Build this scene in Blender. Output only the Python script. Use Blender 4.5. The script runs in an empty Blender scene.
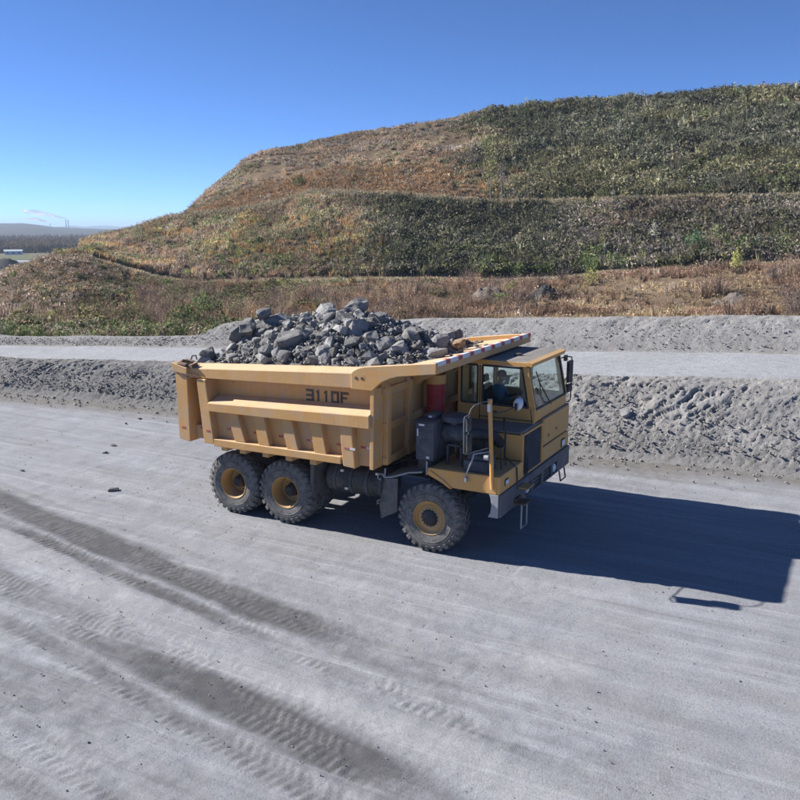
import bpy, bmesh, math, random
import numpy as np
from mathutils import Vector, Matrix
R = math.radians
rng = np.random.default_rng(7)
random.seed(7)
scene = bpy.context.scene
COL = scene.collection

# ------------------------------------------------------------------ camera, sky, sun, exposure
F = 840.577
YAW = R(28.184); PIT = math.atan((400 - 227.566) / F)
CAM = np.array([12.1885, -14.5915, 6.5034])
cd = bpy.data.cameras.new('camera'); cam = bpy.data.objects.new('camera', cd); COL.objects.link(cam)
cam.location = CAM; cam.rotation_euler = (math.pi / 2 - PIT, 0, YAW)
cd.sensor_width = 36; cd.lens = F * 36 / 800; cd.clip_end = 30000; cd.clip_start = .1
scene.camera = cam

SUN_EL, SUN_AZ = R(32), R(10.0)          # light travels towards +X, a little towards +Y
w = bpy.data.worlds.new('World'); scene.world = w; w.use_nodes = True
nt = w.node_tree; bg = nt.nodes['Background']
sky = nt.nodes.new('ShaderNodeTexSky'); sky.sky_type = 'NISHITA'; sky.sun_disc = False
sky.sun_elevation = SUN_EL; sky.sun_rotation = math.atan2(-math.cos(SUN_AZ), -math.sin(SUN_AZ))
sky.altitude = 1500; sky.air_density = .45; sky.dust_density = 0.0; sky.ozone_density = 9.0
nt.links.new(sky.outputs[0], bg.inputs[0]); bg.inputs[1].default_value = .095
sd = bpy.data.lights.new('sun', 'SUN'); sd.energy = 5.0; sd.angle = R(.53); sd.color = (1, .955, .89)
sun = bpy.data.objects.new('sun', sd); COL.objects.link(sun); sun.location = (-40, -8, 40)
sun.rotation_euler = Vector((math.cos(SUN_EL) * math.cos(SUN_AZ), math.cos(SUN_EL) * math.sin(SUN_AZ), -math.sin(SUN_EL))).to_track_quat('-Z', 'Y').to_euler()
vs = scene.view_settings; vs.view_transform = 'Standard'; vs.look = 'None'; vs.gamma = 1; vs.exposure = 1.0

# camera geometry used to survey the place (pixel -> point at a known distance)
fwd = np.array([-math.sin(YAW) * math.cos(PIT), math.cos(YAW) * math.cos(PIT), -math.sin(PIT)])
rgt = np.array([math.cos(YAW), math.sin(YAW), 0.]); upv = np.cross(rgt, fwd)
def at(u, v, dist):
    d = fwd + rgt * (u - 400) / F - upv * (v - 400) / F
    return CAM + d * dist / np.hypot(d[0], d[1])
def atz(u, dist, z):
    d = fwd + rgt * (u - 400) / F - upv * (228 - 400) / F
    p = CAM + d * dist / np.hypot(d[0], d[1]); p[2] = z; return p
def on(u, v, ax, val):
    d = fwd + rgt * (u - 400) / F - upv * (v - 400) / F
    return CAM + d * (val - CAM[ax]) / d[ax]
def pr(P):
    d = np.asarray(P, float) - CAM; z = d @ fwd
    return 400 + F * (d @ rgt) / z, 400 - F * (d @ upv) / z

# ------------------------------------------------------------------ noise
_T = np.random.default_rng(3).random((256, 256))
def vnoise(x, y, s=0):
    x = np.asarray(x, float) + s * 17.31; y = np.asarray(y, float) + s * 9.77
    xi = np.floor(x).astype(int); yi = np.floor(y).astype(int); fx = x - xi; fy = y - yi
    fx = fx * fx * (3 - 2 * fx); fy = fy * fy * (3 - 2 * fy)
    a = _T[xi & 255, yi & 255]; b = _T[(xi + 1) & 255, yi & 255]; c = _T[xi & 255, (yi + 1) & 255]; d = _T[(xi + 1) & 255, (yi + 1) & 255]
    return (a + (b - a) * fx) * (1 - fy) + (c + (d - c) * fx) * fy
def fbm(x, y, o=4, s=0, g=.5):
    t = 0; a = 1; n = 0
    for k in range(o):
        t = t + a * vnoise(x * 2 ** k, y * 2 ** k, s + k); n += a; a *= g
    return t / n
def sstep(a, b, x):
    t = np.clip((x - a) / (b - a), 0, 1); return t * t * (3 - 2 * t)

# ------------------------------------------------------------------ materials
class NT:
    def __init__(s, name):
        s.m = bpy.data.materials.new(name); s.m.use_nodes = True; s.t = s.m.node_tree; s.b = s.t.nodes['Principled BSDF']
        s.out = s.t.nodes['Material Output']
    def n(s, typ, **kw):
        nd = s.t.nodes.new(typ)
        for k, v in kw.items(): setattr(nd, k, v)
        return nd
    def l(s, a, b): s.t.links.new(a, b)
    def pos(s):
        return s.n('ShaderNodeNewGeometry').outputs['Position']
    def noise(s, scale, detail=4, rough=.55, vec=None, dist=0):
        nd = s.n('ShaderNodeTexNoise'); nd.inputs['Scale'].default_value = scale; nd.inputs['Detail'].default_value = detail
        nd.inputs['Roughness'].default_value = rough; nd.inputs['Distortion'].default_value = dist
        s.l(vec if vec is not None else s.obj(), nd.inputs['Vector']); return nd.outputs['Fac']
    def obj(s):
        return s.n('ShaderNodeTexCoord').outputs['Object']
    def ramp(s, fac, stops):
        nd = s.n('ShaderNodeValToRGB'); e = nd.color_ramp.elements
        while len(e) < len(stops): e.new(.5)
        for k, (p, c) in enumerate(stops):
            e[k].position = p; e[k].color = (*c, 1) if len(c) == 3 else c
        s.l(fac, nd.inputs[0]); return nd.outputs[0]
    def mix(s, fac, a, b):
        nd = s.n('ShaderNodeMix', data_type='RGBA')
        for v, i in ((fac, 0), (a, 6), (b, 7)):
            if hasattr(v, 'links'): s.l(v, nd.inputs[i])
            elif i == 0: nd.inputs[0].default_value = v
            else: nd.inputs[i].default_value = (*v, 1)
        return nd.outputs[2]
    def math(s, op, a, b=0., clamp=False):
        nd = s.n('ShaderNodeMath', operation=op, use_clamp=clamp)
        for v, i in ((a, 0), (b, 1)):
            if hasattr(v, 'links'): s.l(v, nd.inputs[i])
            else: nd.inputs[i].default_value = v
        return nd.outputs[0]
    def mapr(s, x, a, b, c=0., d=1.):
        nd = s.n('ShaderNodeMapRange'); s.l(x, nd.inputs[0])
        for i, v in enumerate((a, b, c, d)): nd.inputs[i + 1].default_value = v
        return nd.outputs[0]
    def bump(s, h, strength=.3, dist=.02, prev=None):
        nd = s.n('ShaderNodeBump'); nd.inputs['Strength'].default_value = strength; nd.inputs['Distance'].default_value = dist
        s.l(h, nd.inputs['Height'])
        if prev is not None: s.l(prev, nd.inputs['Normal'])
        return nd.outputs[0]
    def fin(s, col=None, rough=None, normal=None, metal=None, spec=None):
        for k, v in (('Base Color', col), ('Roughness', rough), ('Normal', normal), ('Metallic', metal), ('Specular IOR Level', spec)):
            if v is None: continue
            if hasattr(v, 'links'): s.l(v, s.b.inputs[k])
            else: s.b.inputs[k].default_value = (*v, 1) if isinstance(v, tuple) else v
        return s.m

def paint(name, base, dust=(.33, .30, .27), amount=.35, rough=.45, up=.5, streak=True, metal=0., rust=.25, grey=.25):
    N = NT(name)
    a = N.noise(1.7, 6, .65); b = N.noise(14, 5, .7)
    geo = N.n('ShaderNodeNewGeometry'); sx = N.n('ShaderNodeSeparateXYZ'); N.l(geo.outputs['Normal'], sx.inputs[0])
    upf = N.math('MULTIPLY', N.mapr(sx.outputs[2], .2, .95), up)
    f = N.math('ADD', N.math('MULTIPLY', N.mapr(a, .35, .72), amount), N.math('MULTIPLY', N.mapr(b, .45, .75), amount * .6))
    if streak:
        mp = N.n('ShaderNodeMapping'); mp.inputs['Scale'].default_value = (9, 9, .7); N.l(N.obj(), mp.inputs[0])
        st = N.noise(1, 4, .6, mp.outputs[0]); f = N.math('ADD', f, N.math('MULTIPLY', N.mapr(st, .5, .75), amount * .6))
    f = N.math('ADD', f, N.math('MULTIPLY', upf, N.mapr(a, .2, .6, .6, 1.)), True)
    col = N.mix(f, base, dust)
    dk = N.noise(33, 3, .6); col = N.mix(N.math('MULTIPLY', N.mapr(dk, .62, .74), .45), col, tuple(c * .45 for c in base))
    sc_ = N.noise(6.5, 8, .78); rs = N.math('MULTIPLY', N.mapr(sc_, .63, .67), rust); col = N.mix(rs, col, (.11, .06, .035))
    if grey:
        gd_ = N.noise(2.6, 9, .72, None, .6); g3 = N.noise(.9, 4, .6); col = N.mix(N.math('MULTIPLY', N.math('MULTIPLY', N.mapr(gd_, .46, .64), N.mapr(g3, .35, .65, .35, 1.)), grey), col, (.36, .335, .30))
        mq = N.n('ShaderNodeMapping'); mq.inputs['Scale'].default_value = (1.2, 1.2, 26); N.l(N.obj(), mq.inputs[0]); sq = N.noise(1.6, 6, .7, mq.outputs[0]); col = N.mix(N.math('MULTIPLY', N.mapr(sq, .66, .72), grey * .7), col, tuple(c * .55 for c in base))
    rg = N.math('ADD', N.math('MULTIPLY', f, .9 - rough), rough, True)
    return N.fin(col, rg, N.bump(b, .12, .01), metal, .35)

def plain(name, base, rough=.6, metal=0., var=.25, scale=8):
    N = NT(name); a = N.noise(scale, 4)
    col = N.mix(N.mapr(a, .3, .7), tuple(c * (1 - var) for c in base), tuple(min(1, c * (1 + var)) for c in base))
    return N.fin(col, rough, None, metal)

M = {}
M['tan'] = paint('bed_tan_paint', (.56, .295, .085), (.62, .44, .26), .36, .55, .8, True, 0., .7, .5)
M['yellow'] = paint('cab_yellow_paint', (.68, .335, .07), (.54, .40, .24), .30, .42, .35)
M['yellow_clean'] = paint('rim_yellow_paint', (.46, .24, .05), (.42, .33, .22), .45, .5, .2)
M['dark'] = paint('dark_blue_grey_paint', (.030, .037, .055), (.15, .155, .165), .22, .5, .22)
M['roof'] = paint('dusty_roof_paint', (.14, .12, .10), (.22, .205, .19), .5, .65, .5)
M['bumper'] = paint('grey_bumper_paint', (.075, .082, .095), (.24, .235, .225), .30, .55, .3)
M['black'] = paint('black_paint', (.014, .015, .018), (.12, .118, .113), .18, .55, .25)
M['guard'] = paint('dusty_guard_rubber', (.05, .05, .05), (.26, .25, .235), .4, .75, .35)
M['lightgrey'] = paint('light_grey_steel', (.30, .31, .32), (.36, .35, .33), .3, .5, .2)
M['red'] = paint('red_cylinder_paint', (.36, .012, .02), (.25, .13, .11), .18, .4, .2)
M['rust'] = paint('rusted_steel', (.10, .045, .025), (.2, .15, .11), .4, .85, .2)
M['letter'] = paint('dark_lettering_paint', (.035, .032, .035), (.30, .21, .12), .30, .6, 0)
M['tape_red'] = paint('red_tape', (.42, .03, .035), (.42, .3, .22), .35, .5, .1, False)
M['tape_white'] = paint('white_tape', (.70, .70, .72), (.45, .40, .34), .35, .5, .1, False)
M['white'] = paint('white_plastic', (.75, .76, .78), (.5, .48, .45), .2, .4, .1, False)
M['steel'] = plain('bare_steel', (.35, .35, .36), .35, .9)
M['seat'] = plain('seat_fabric', (.02, .02, .022), .85)
M['lens'] = plain('lamp_lens', (.75, .78, .82), .12, .0, .05)
M['mirrorface'] = plain('mirror_face', (.85, .87, .9), .05, 1., .02)

def rubber():
    N = NT('dusty_tyre_rubber'); a = N.noise(5, 6, .7); b = N.noise(26, 4, .65)
    f = N.math('ADD', N.math('MULTIPLY', N.mapr(a, .3, .7), .5), N.math('MULTIPLY', N.mapr(b, .4, .72), .35), True)
    return N.fin(N.mix(f, (.045, .044, .042), (.30, .288, .272)), .85, N.bump(b, .25, .01), None, .25)
M['rubber'] = rubber()
def glassmat(name, tint, gl=1.45, dirt=.12):
    N = NT(name); N.t.nodes.remove(N.b)
    tr = N.n('ShaderNodeBsdfTransparent'); tr.inputs[0].default_value = (*tint, 1)
    g = N.n('ShaderNodeBsdfGlossy'); g.inputs['Roughness'].default_value = .02; g.inputs[0].default_value = (.9, .95, 1, 1)
    fr = N.n('ShaderNodeFresnel'); N.l(N.mapr(N.n('ShaderNodeNewGeometry').outputs['Backfacing'], 0, 1, gl, 1 / gl), fr.inputs[0])
    m = N.n('ShaderNodeMixShader'); N.l(fr.outputs[0], m.inputs[0]); N.l(tr.outputs[0], m.inputs[1]); N.l(g.outputs[0], m.inputs[2])
    df = N.n('ShaderNodeBsdfDiffuse'); df.inputs[0].default_value = (.4, .4, .38, 1)
    m2 = N.n('ShaderNodeMixShader'); N.l(N.math('MULTIPLY', N.mapr(N.noise(5, 6, .7), .4, .75), dirt), m2.inputs[0])
    N.l(m.outputs[0], m2.inputs[1]); N.l(df.outputs[0], m2.inputs[2]); N.l(m2.outputs[0], N.out.inputs[0]); return N.m
M['glass'] = glassmat('cab_glass', (.90, .955, .945), 1.4, .05); M['screen'] = glassmat('windscreen_glass', (.92, .965, .955), 1.3, .04)

def road_mat():
    N = NT('haul_road_gravel')
    p = N.pos()
    mp = N.n('ShaderNodeMapping'); mp.inputs['Rotation'].default_value = (0, 0, R(9)); mp.inputs['Scale'].default_value = (.13, 1.1, 1); N.l(p, mp.inputs[0])
    mp3 = N.n('ShaderNodeMapping'); mp3.inputs['Rotation'].default_value = (0, 0, R(3)); mp3.inputs['Scale'].default_value = (.10, 4.2, 1); N.l(p, mp3.inputs[0]); st2 = N.noise(1.0, 6, .68, mp3.outputs[0])
    st = N.noise(1.2, 7, .62, mp.outputs[0])            # streaks along the direction of travel
    bl = N.noise(.45, 5, .6, p); fi = N.noise(9, 8, .75, p); gr = N.noise(55, 3, .7, p)
    col = N.ramp(st, [(.30, (.215, .222, .238)), (.5, (.275, .285, .31)), (.68, (.345, .358, .392))])
    col = N.mix(N.mapr(bl, .35, .7, 0, .4), col, (.265, .258, .255))
    col = N.mix(N.math('MULTIPLY', N.mapr(fi, .50, .68), .32), col, (.20, .195, .19))
    col = N.mix(N.math('MULTIPLY', N.mapr(gr, .56, .70), .34), col, (.49, .48, .47))
    col = N.mix(N.math('MULTIPLY', N.mapr(gr, .44, .32), .45), col, (.11, .108, .11))
    g2 = N.noise(24, 5, .8, p); col = N.mix(N.math('MULTIPLY', N.mapr(g2, .47, .33), .7), col, (.13, .128, .13)); col = N.mix(N.math('MULTIPLY', N.mapr(g2, .58, .70), .35), col, (.47, .475, .49))
    col = N.mix(N.math('MULTIPLY', N.mapr(st2, .55, .66), .42), col, (.165, .165, .172)); col = N.mix(N.math('MULTIPLY', N.mapr(st2, .44, .34), .4), col, (.43, .44, .465))
    at_ = N.n('ShaderNodeAttribute', attribute_name='damp'); pale = N.n('ShaderNodeAttribute', attribute_name='pale'); trk = N.n('ShaderNodeAttribute', attribute_name='track')
    brk = N.noise(3.3, 7, .7, p)
    brs = N.math('ADD', N.math('MULTIPLY', brk, .55), N.math('ADD', N.math('MULTIPLY', st2, .25), N.math('MULTIPLY', g2, .30)))
    dm = N.math('MULTIPLY', N.mapr(N.math('ADD', N.math('MULTIPLY', at_.outputs['Fac'], .62), N.math('MULTIPLY', brs, .8)), .55, .92), .95, True)
    col = N.mix(dm, col, (.088, .088, .091))
    col = N.mix(N.math('MULTIPLY', pale.outputs['Fac'], N.mapr(fi, .35, .6, .3, 1.), True), col, (.44, .438, .435))
    ft = N.n('ShaderNodeAttribute', attribute_name='foot'); col = N.mix(N.math('MULTIPLY', ft.outputs['Fac'], N.mapr(brk, .3, .6, .5, 1.)), col, (.155, .145, .13))
    col = N.mix(N.math('MULTIPLY', trk.outputs['Fac'], N.mapr(g2, .35, .6, .1, .45)), col, (.36, .36, .365))
    h = N.math('ADD', N.math('MULTIPLY', fi, .7), N.math('ADD', N.math('MULTIPLY', gr, .45), N.math('MULTIPLY', g2, .6)))
    nb = N.bump(h, .6, .03)
    return N.fin(col, .92, nb, None, .2)
M['road'] = road_mat()
def dirt_mat(name, c0, c1, c2, sc=2., moist=False):
    N = NT(name); p = N.pos()
    a = N.noise(sc * .35, 6, .6, p); b = N.noise(sc * 3, 7, .7, p); c = N.noise(sc * 14, 4, .7, p)
    col = N.ramp(a, [(.3, c0), (.55, c1), (.75, c2)])
    col = N.mix(N.math('MULTIPLY', N.mapr(b, .48, .68), .5), col, tuple(x * .6 for x in c0))
    col = N.mix(N.math('MULTIPLY', N.mapr(c, .55, .7), .4), col, tuple(min(1, x * 1.35) for x in c2))
    if moist:
        mo = N.n('ShaderNodeAttribute', attribute_name='moist'); col = N.mix(N.math('MULTIPLY', mo.outputs['Fac'], N.mapr(a, .3, .7, .6, 1.)), col, (.125, .122, .12))
    return N.fin(col, .95, N.bump(N.math('ADD', b, N.math('MULTIPLY', c, .7)), .75, .07), None, .15)
M['berm'] = dirt_mat('grey_spoil', (.255, .248, .24), (.32, .312, .304), (.385, .377, .37), 3., True)
M['farroad'] = dirt_mat('far_road_gravel', (.285, .29, .305), (.315, .322, .34), (.345, .355, .375), .8)
M['soil'] = dirt_mat('hill_soil', (.13, .092, .06), (.165, .12, .08), (.2, .155, .11), .6)
M['field'] = dirt_mat('field_grass', (.13, .11, .075), (.16, .135, .09), (.19, .16, .11), .05)
M['ridge'] = dirt_mat('wooded_ridge', (.05, .045, .032), (.065, .055, .04), (.085, .065, .045), .03)
M['dirtmound'] = dirt_mat('brown_grey_spoil', (.15, .13, .115), (.18, .16, .14), (.22, .2, .18), 2.); M['coal'] = dirt_mat('dark_spoil', (.035, .034, .034), (.05, .048, .047), (.075, .072, .07), 1.)
def rockmat(name, c0, c1, sc=3.):
    N = NT(name); ob = N.n('ShaderNodeObjectInfo'); p = N.pos()
    a = N.noise(sc, 7, .68, p); b = N.noise(sc * 7, 5, .7, p)
    col = N.mix(N.mapr(a, .3, .7), c0, c1)
    col = N.mix(N.math('MULTIPLY', N.mapr(b, .5, .72), .45), col, tuple(min(1, x * 1.7) for x in c1))
    hs = N.n('ShaderNodeHueSaturation'); N.l(col, hs.inputs['Color']); N.l(N.mapr(ob.outputs['Random'], 0, 1, .78, 1.2), hs.inputs['Value'])
    return N.fin(hs.outputs[0], .9, N.bump(N.math('ADD', a, N.math('MULTIPLY', b, .5)), .75, .05), None, .25)
M['rock'] = rockmat('grey_blasted_rock', (.19, .186, .18), (.305, .30, .29))
M['rubble'] = dirt_mat('grey_rubble_fines', (.17, .167, .163), (.215, .212, .207), (.27, .266, .26), 6.)
M['rock_dark'] = rockmat('dark_blasted_rock', (.115, .112, .108), (.195, .19, .183))
M['rock_brown'] = rockmat('brown_rock', (.20, .13, .08), (.32, .22, .14))
M['rock_pale'] = rockmat('pale_grey_rock', (.20, .198, .195), (.31, .307, .30))
def leafmat():
    N = NT('foliage'); c = N.n('ShaderNodeAttribute', attribute_name='col')
    N.t.nodes.remove(N.b); d = N.n('ShaderNodeBsdfDiffuse'); t = N.n('ShaderNodeBsdfTranslucent'); m = N.n('ShaderNodeMixShader'); m.inputs[0].default_value = .3
    g = N.n('ShaderNodeNewGeometry'); v = N.n('ShaderNodeVectorMath', operation='MULTIPLY_ADD'); N.l(g.outputs['Normal'], v.inputs[0]); v.inputs[1].default_value = (.55, .55, .55); v.inputs[2].default_value = (-.12, -.22, .5)
    nn = N.n('ShaderNodeVectorMath', operation='NORMALIZE'); N.l(v.outputs[0], nn.inputs[0]); N.l(nn.outputs[0], d.inputs['Normal'])
    N.l(c.outputs['Color'], d.inputs[0]); N.l(c.outputs['Color'], t.inputs[0]); N.l(d.outputs[0], m.inputs[1]); N.l(t.outputs[0], m.inputs[2]); N.l(m.outputs[0], N.out.inputs[0])
    return N.m
M['leaf'] = leafmat()
M['bark'] = plain('grey_bark', (.2, .18, .15), .9)
M['skin'] = plain('skin', (.32, .18, .12), .55, 0, .05)
M['shirt'] = plain('blue_work_shirt', (.05, .10, .15), .85, 0, .15)
M['trouser'] = plain('dark_trousers', (.03, .03, .04), .9)
M['cap'] = plain('black_cap_cloth', (.015, .015, .018), .85)

# ------------------------------------------------------------------ mesh helpers
def mesh_np(name, V, Fc, mat, attrs=None, smooth=False, parent=None):
    """V (n,3), Fc (m,3|4) -> object"""
    V = np.asarray(V, np.float32); Fc = np.asarray(Fc, np.int32); k = Fc.shape[1]
    me = bpy.data.meshes.new(name); me.vertices.add(len(V)); me.vertices.foreach_set('co', V.ravel())
    me.loops.add(Fc.size); me.loops.foreach_set('vertex_index', Fc.ravel())
    me.polygons.add(len(Fc)); me.polygons.foreach_set('loop_start', np.arange(0, Fc.size, k, dtype=np.int32))
    if smooth: me.polygons.foreach_set('use_smooth', np.ones(len(Fc), bool))
    for an, arr in (attrs or {}).items():
        if arr.ndim == 1:
            a = me.attributes.new(an, 'FLOAT', 'POINT'); a.data.foreach_set('value', arr.astype(np.float32))
        else:
            a = me.attributes.new(an, 'FLOAT_COLOR', 'POINT'); a.data.foreach_set('color', np.c_[arr, np.ones(len(arr))].astype(np.float32).ravel())
    me.update(calc_edges=True); me.materials.append(mat)
    o = bpy.data.objects.new(name, me); COL.objects.link(o)
    if parent: o.parent = parent
    return o
def grid_faces(nr, nc):
    i = np.arange(nr * nc).reshape(nr, nc)
    return np.stack([i[:-1, :-1], i[:-1, 1:], i[1:, 1:], i[1:, :-1]], -1).reshape(-1, 4)
class MB:
    def __init__(s): s.v = []; s.f = []
    def add(s, vs_, fs):
        b = len(s.v); s.v += [tuple(float(c) for c in p) for p in vs_]; s.f += [tuple(b + i for i in f) for f in fs]; return s
    def hexa(s, p):   # 4 bottom ccw, 4 top ccw
        return s.add(p, [(3, 2, 1, 0), (4, 5, 6, 7), (0, 1, 5, 4), (1, 2, 6, 5), (2, 3, 7, 6), (3, 0, 4, 7)])
    def box(s, x0, x1, y0, y1, z0, z1):
        return s.hexa([(x0, y0, z0), (x1, y0, z0), (x1, y1, z0), (x0, y1, z0), (x0, y0, z1), (x1, y0, z1), (x1, y1, z1), (x0, y1, z1)])
    def prism(s, poly, ax, a0, a1):
        """poly in the plane of the two other axes (x,z)/(y,z)/(x,y), extruded along axis ax"""
        def P(p, a):
            return {0: (a, p[0], p[1]), 1: (p[0], a, p[1]), 2: (p[0], p[1], a)}[ax]
        n = len(poly); vs_ = [P(p, a0) for p in poly] + [P(p, a1) for p in poly]
        fs = [tuple(range(n))[::-1], tuple(range(n, 2 * n))] + [(i, (i + 1) % n, n + (i + 1) % n, n + i) for i in range(n)]
        return s.add(vs_, fs)
    def tube(s, path, r, n=8, cap=True):
        P = [Vector(p) for p in path]; rr = r if hasattr(r, '__len__') else [r] * len(P); rings = []
        t0 = (P[1] - P[0]).normalized(); ref = Vector((0, 0, 1)) if abs(t0.z) < .9 else Vector((1, 0, 0))
        for i, p in enumerate(P):
            a = (P[i] - P[i - 1]).normalized() if i else t0; b = (P[i + 1] - P[i]).normalized() if i < len(P) - 1 else a
            t = (a + b).normalized() if (a + b).length > 1e-6 else a
            u = (ref - t * ref.dot(t)).normalized(); v = t.cross(u); ref = u
            rings.append([p + (u * math.cos(2 * math.pi * k / n) + v * math.sin(2 * math.pi * k / n)) * rr[i] for k in range(n)])
        vs_ = [q for g in rings for q in g]; fs = []
        for i in range(len(P) - 1):
            for k in range(n): fs.append((i * n + k, i * n + (k + 1) % n, (i + 1) * n + (k + 1) % n, (i + 1) * n + k))
        if cap: fs += [tuple(range(n))[::-1], tuple(range((len(P) - 1) * n, len(P) * n))]
        return s.add(vs_, fs)
    def lathe(s, prof, c, ax=1, n=32, closed=False):
        """prof [(radius, t)] turned about axis ax through c"""
        vs_ = []; m = len(prof)
        for k in range(n):
            a = 2 * math.pi * k / n; ca, sa = math.cos(a), math.sin(a)
            for r, t in prof:
                q = {0: (t, r * ca, r * sa), 1: (r * ca, t, r * sa), 2: (r * ca, r * sa, t)}[ax]
                vs_.append((c[0] + q[0], c[1] + q[1], c[2] + q[2]))
        fs = []
        for k in range(n):
            for j in range(m - (0 if closed else 1)):
                fs.append((k * m + j, k * m + (j + 1) % m, ((k + 1) % n) * m + (j + 1) % m, ((k + 1) % n) * m + j))
        return s.add(vs_, fs)
    def build(s, name, mat, parent=None, bevel=0., smooth=False, off=None, seg=1):
        me = bpy.data.meshes.new(name); me.from_pydata(s.v, [], s.f)
        bm = bmesh.new(); bm.from_mesh(me); bmesh.ops.remove_doubles(bm, verts=bm.verts, dist=1e-5) if smooth else None
        bmesh.ops.recalc_face_normals(bm, faces=bm.faces); bm.to_mesh(me); bm.free()
        me.materials.append(mat); o = bpy.data.objects.new(name, me); COL.objects.link(o)
        if smooth:
            me.polygons.foreach_set('use_smooth', np.ones(len(me.polygons), bool)); me.set_sharp_from_angle(angle=R(35))
        if parent is not None:
            o.parent = parent
            if off is not None: o.location = off
        if bevel:
            md = o.modifiers.new('edge', 'BEVEL'); md.width = bevel; md.segments = seg; md.limit_method = 'ANGLE'; md.angle_limit = R(40)
        return o
def tag(o, label=None, cat=None, group=None, kind=None):
    for k, v in (('label', label), ('category', cat), ('group', group), ('kind', kind)):
        if v: o[k] = v
    return o
def empty(name, loc):
    o = bpy.data.objects.new(name, None); COL.objects.link(o); o.location = loc; o.empty_display_size = .2; return o

# ================================================================== THE SETTING
zr = lambda x: np.clip(.0425 * (np.asarray(x, float) + 30), 0, 3.2)              # far road climbs to the right
foot1 = lambda x: np.interp(x, [-90, -40, -17.8, -9.9, 5.3, 8.9, 11.4, 45], [4.0, 5.7, 7.1, 8.1, 8.8, 9.3, 9.6, 12.2])
h1 = lambda x: np.interp(x, [-90, -18, 0, 11, 45], [1.0, 1.12, 1.75, 2.15, 3.5])
edge2 = lambda x: 16.3 + (np.asarray(x, float) + 30) * .1225

def plain_z(x, y):
    r = np.hypot(x - CAM[0], y - CAM[1]); return -.35 - 7.65 * sstep(110, 320, r)
# big ground sheet
rad = np.r_[0, 20, 40, 60, 80, 100, 120, 140, 170, 200, 240, 280, 330, 400, 500, 700, 1000, 1500, 2500, 4500, 8000]
ang = np.linspace(0, 2 * math.pi, 97)
gx = CAM[0] + rad[:, None] * np.cos(ang); gy = CAM[1] + rad[:, None] * np.sin(ang)
g = mesh_np('ground', np.stack([gx, gy, plain_z(gx, gy)], -1).reshape(-1, 3), grid_faces(len(rad), len(ang)), M['field'], smooth=True); tag(g, kind='structure')

# near haul road, fine sheet with ruts
xs = np.r_[np.linspace(-90, -34, 50), np.arange(-33, -6.5, .12), np.arange(-6.5, 9, .044), np.arange(9, 20, .12), np.linspace(20.2, 70, 50)]
ts = np.r_[np.linspace(-40, -13, 24), np.arange(-12.8, -9.2, .11), np.arange(-9.2, -2.6, .044), np.arange(-2.6, 8.5, .12), np.linspace(8.5, 12, 10)]
X, Y = np.meshgrid(xs, ts)
Y = np.where(Y > 6, 6 + (Y - 6) * np.clip((foot1(X) + 1.2 - 6) / 6., .02, None), Y)
def track(x, y, x0, y0, width, slope=-.18, wob=.25):
    c = y0 + (x - x0) * slope + wob * (vnoise(x * .13, y * 0 + y0, 5) - .5)
    c = c + .16 * (fbm(x * .9, y * .9, 4, 6) - .5); return np.exp(-np.abs((y - c) / (width * .5)) ** 3.6)
damp = np.zeros_like(X); trk = np.zeros_like(X); pale = np.zeros_like(X)
nlo = fbm(X * .25, Y * .9, 4, 11)
for (x0, y0, wd, dk, tr) in ((0., -3.1, .95, 1., .15), (0., -5.35, .9, 1., .75), (0., -7.0, 2.6, .38, .2), (0, -3.72, .42, .75, .9), (0, -4.75, .42, .25, .55), (0, -6.1, .45, .7, .9), (0, -7.6, .45, .55, .6), (0, -8.2, .4, .5, .6), (0, -2.25, .3, .4, .1), (0, -1.3, .25, .25, .0), (0, -9.6, .8, .5, .5)):
    m = track(X, Y, x0, y0, wd); br = np.clip(.45 + 1.6 * (nlo - .3), 0, 1)
    m = m * (1 - .75 * sstep(6., 12., X)); damp = np.maximum(damp, m * dk * br); trk = np.maximum(trk, m * tr)
lug = np.zeros_like(X)
for (y0_, wd_, st_) in ((-5.35, .62, 1.), (-3.72, .5, 1.), (-6.1, .5, 1.), (-4.75, .45, .55), (-7.6, .5, .8), (-8.3, .45, .7), (-3.1, .5, .6), (-2.85, .4, .5)):
    c_ = y0_ + X * -.18 + .25 * (vnoise(X * .13, Y * 0 + y0_, 5) - .5) + .03 * (vnoise(X * 1.7, Y * 0, 6) - .5)
    t_ = (Y - c_) / (wd_ * .5); s_ = (X + .18 * (Y - c_)) / .15 + np.abs(t_) * .55 + np.where(t_ > 0, .5, 0) + .35 * (fbm(X * 1.5, Y * 1.5, 3, 34) - .5)
    bar = sstep(-.15, .35, np.sin(2 * math.pi * s_)) * sstep(1., .82, np.abs(t_)) * sstep(.03, .12, np.abs(t_))
    drop = sstep(.42, .56, fbm(X * .8, Y * 1.6, 4, 35, .6)) * (.35 + .65 * vnoise(np.floor(s_) * .73, np.sign(t_) * 3 + y0_, 36)) * sstep(11., 6.5, X)
    lug = np.maximum(lug, bar * drop * st_)
rough_ = fbm(X * 9, Y * 9, 3, 37, .7) - .5
pale = np.maximum(track(X, Y, 0, -4.4, .75) * .55, track(X, Y, 0, -2.2, .7) * .22) * np.clip(nlo * 1.7 - .3, 0, 1)
pk = np.hypot((X - 1.2) * .8, Y + 4.55); pale = np.maximum(pale, .8 * sstep(.6, .2, pk + .5 * fbm(X * 3, Y * 3, 3, 8)))
pk = np.hypot((X - 8.7) * .7, Y + 3.0); pale = np.maximum(pale, .7 * sstep(.9, .4, pk + .6 * fbm(X * 3, Y * 3, 3, 9)))
ftm = sstep(2.1, .7, foot1(X) - Y + .9 * (nlo - .5))
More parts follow.
